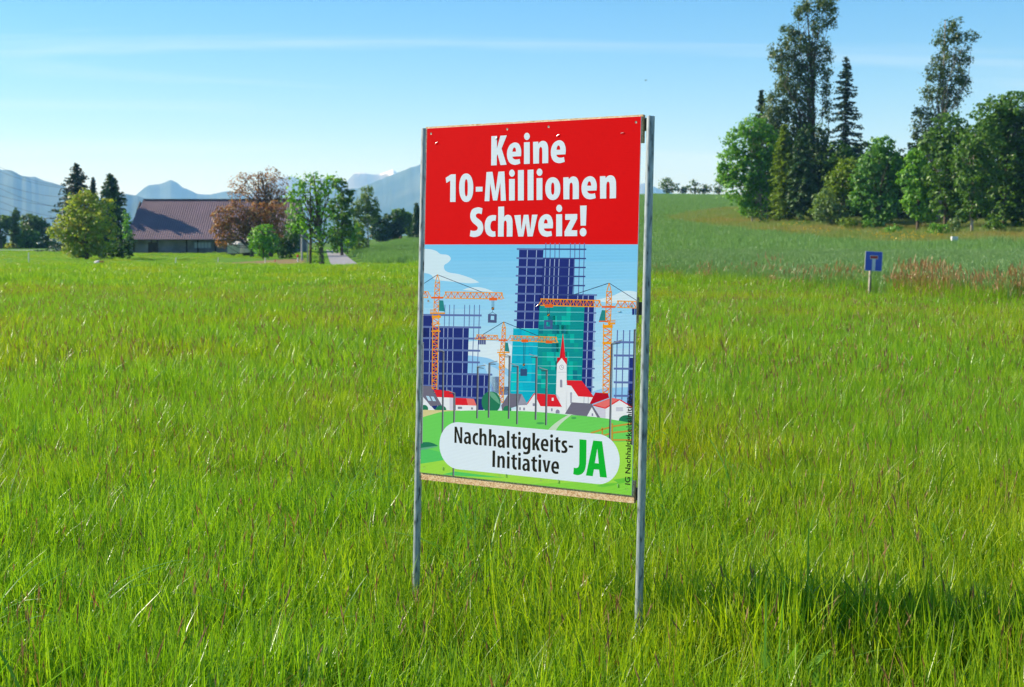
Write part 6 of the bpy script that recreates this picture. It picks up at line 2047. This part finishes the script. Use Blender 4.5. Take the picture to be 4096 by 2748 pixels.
for _ in range(46):
    px_ = r_.choice([3560, 3620, 3500, 3230, 3680, 3420]) + r_.normal() * 50
    d_ = strip_lo(px_) + r_.uniform(3, 22)
    pts.append((X(px_, d_), d_))
pts = np.array(pts)
P = np.stack([pts[:, 0], pts[:, 1], hgt(pts[:, 0], pts[:, 1])], 1)
rt, sc_ = rs(len(P), 44)
scatter('yellow_flowers', 'yellow meadow flowers in the grass strip below the forest', P, rt, sc_, r_.integers(0, 3, len(P)), fl_)

# broad leaved plants in the foreground
DOCK = simple('dock_leaf', (.085, .20, .022, 1), .35, var=.25, scale=14, spec=.5)
def dock_mat():
    return leafy('broad_leaf', lc((.07, .17, .018, 1), (.11, .24, .03, 1)), trans=.4, rough=.45, spec=.25, gain=1.6)
DOCK = dock_mat()
def broad_plant(px, py, d, label, nl, h, seed):
    r_ = np.random.default_rng(seed)
    x0 = X(px, d)
    root = empty('dock_plant', (x0, d, ground_at(x0, d)))
    tag(root, label, 'plant', 'broad leaved dock plants in the meadow')
    for i in range(nl):
        az = 2 * math.pi * i / nl + r_.normal() * .4
        L_ = h * r_.uniform(.75, 1.15); w_ = L_ * r_.uniform(.085, .12); ln = r_.uniform(.15, .55)
        V_, fs = [], []
        n_ = 9
        for j in range(n_ + 1):
            t = j / n_
            rr_ = ln * L_ * t ** 1.5; zz = L_ * (t - .35 * ln * t ** 2.4)
            ww_ = w_ * (math.sin(math.pi * min(1, max(0, (t - .22) / .80))) ** .8 if t > .22 else .10) + .0015
            ww_ *= 1 + .10 * math.sin(t * 26 + i)
            c, s_ = math.cos(az), math.sin(az)
            for q_, up in ((-1, .25), (0, 0), (1, .25)):
                V_.append((c * rr_ - s_ * q_ * ww_, s_ * rr_ + c * q_ * ww_, zz + up * ww_))
        for j in range(n_):
            for q_ in range(2):
                a = j * 3 + q_
                fs.append((a, a + 1, a + 4, a + 3))
        MB().add(V_, fs).build('leaf', DOCK, root, smooth=True)
    return root
broad_plant(3140, 2600, 4.25, 'dock plant with pointed pale leaves in front of the poster shadow', 8, .27, 1)
broad_plant(3330, 2660, 4.15, 'lower dock plant beside the pointed pale one', 7, .24, 2)
broad_plant(3020, 2450, 4.85, 'dark dock plant standing in the poster shadow', 7, .26, 3)
broad_plant(3500, 2250, 5.9, 'dock plant with wide leaves in the sun beyond the shadow', 7, .24, 4)
broad_plant(3800, 2180, 6.3, 'leafy dock plant beside a tall brown stem', 6, .23, 5)
broad_plant(2900, 2700, 3.95, 'small dock plant near the right steel post', 5, .22, 6)

# ---------------------------------------------------------------- haze
m, n, l = new_mat('air_haze')
n.remove(n['Principled BSDF'])
pv = n.new('ShaderNodeVolumePrincipled')
pv.inputs['Color'].default_value = (.24, .52, 1.0, 1)
pv.inputs['Absorption Color'].default_value = (1, 1, 1, 1)
pv.inputs['Density'].default_value = 1.1e-4
pv.inputs['Anisotropy'].default_value = .1
l.new(pv.outputs[0], n['Material Output'].inputs['Volume'])
hz = MB().box(-9500, 9500, -800, 19500, -60, 1080).build('haze', m)
kind(hz, 'stuff', 'thin blue morning haze over the valley')
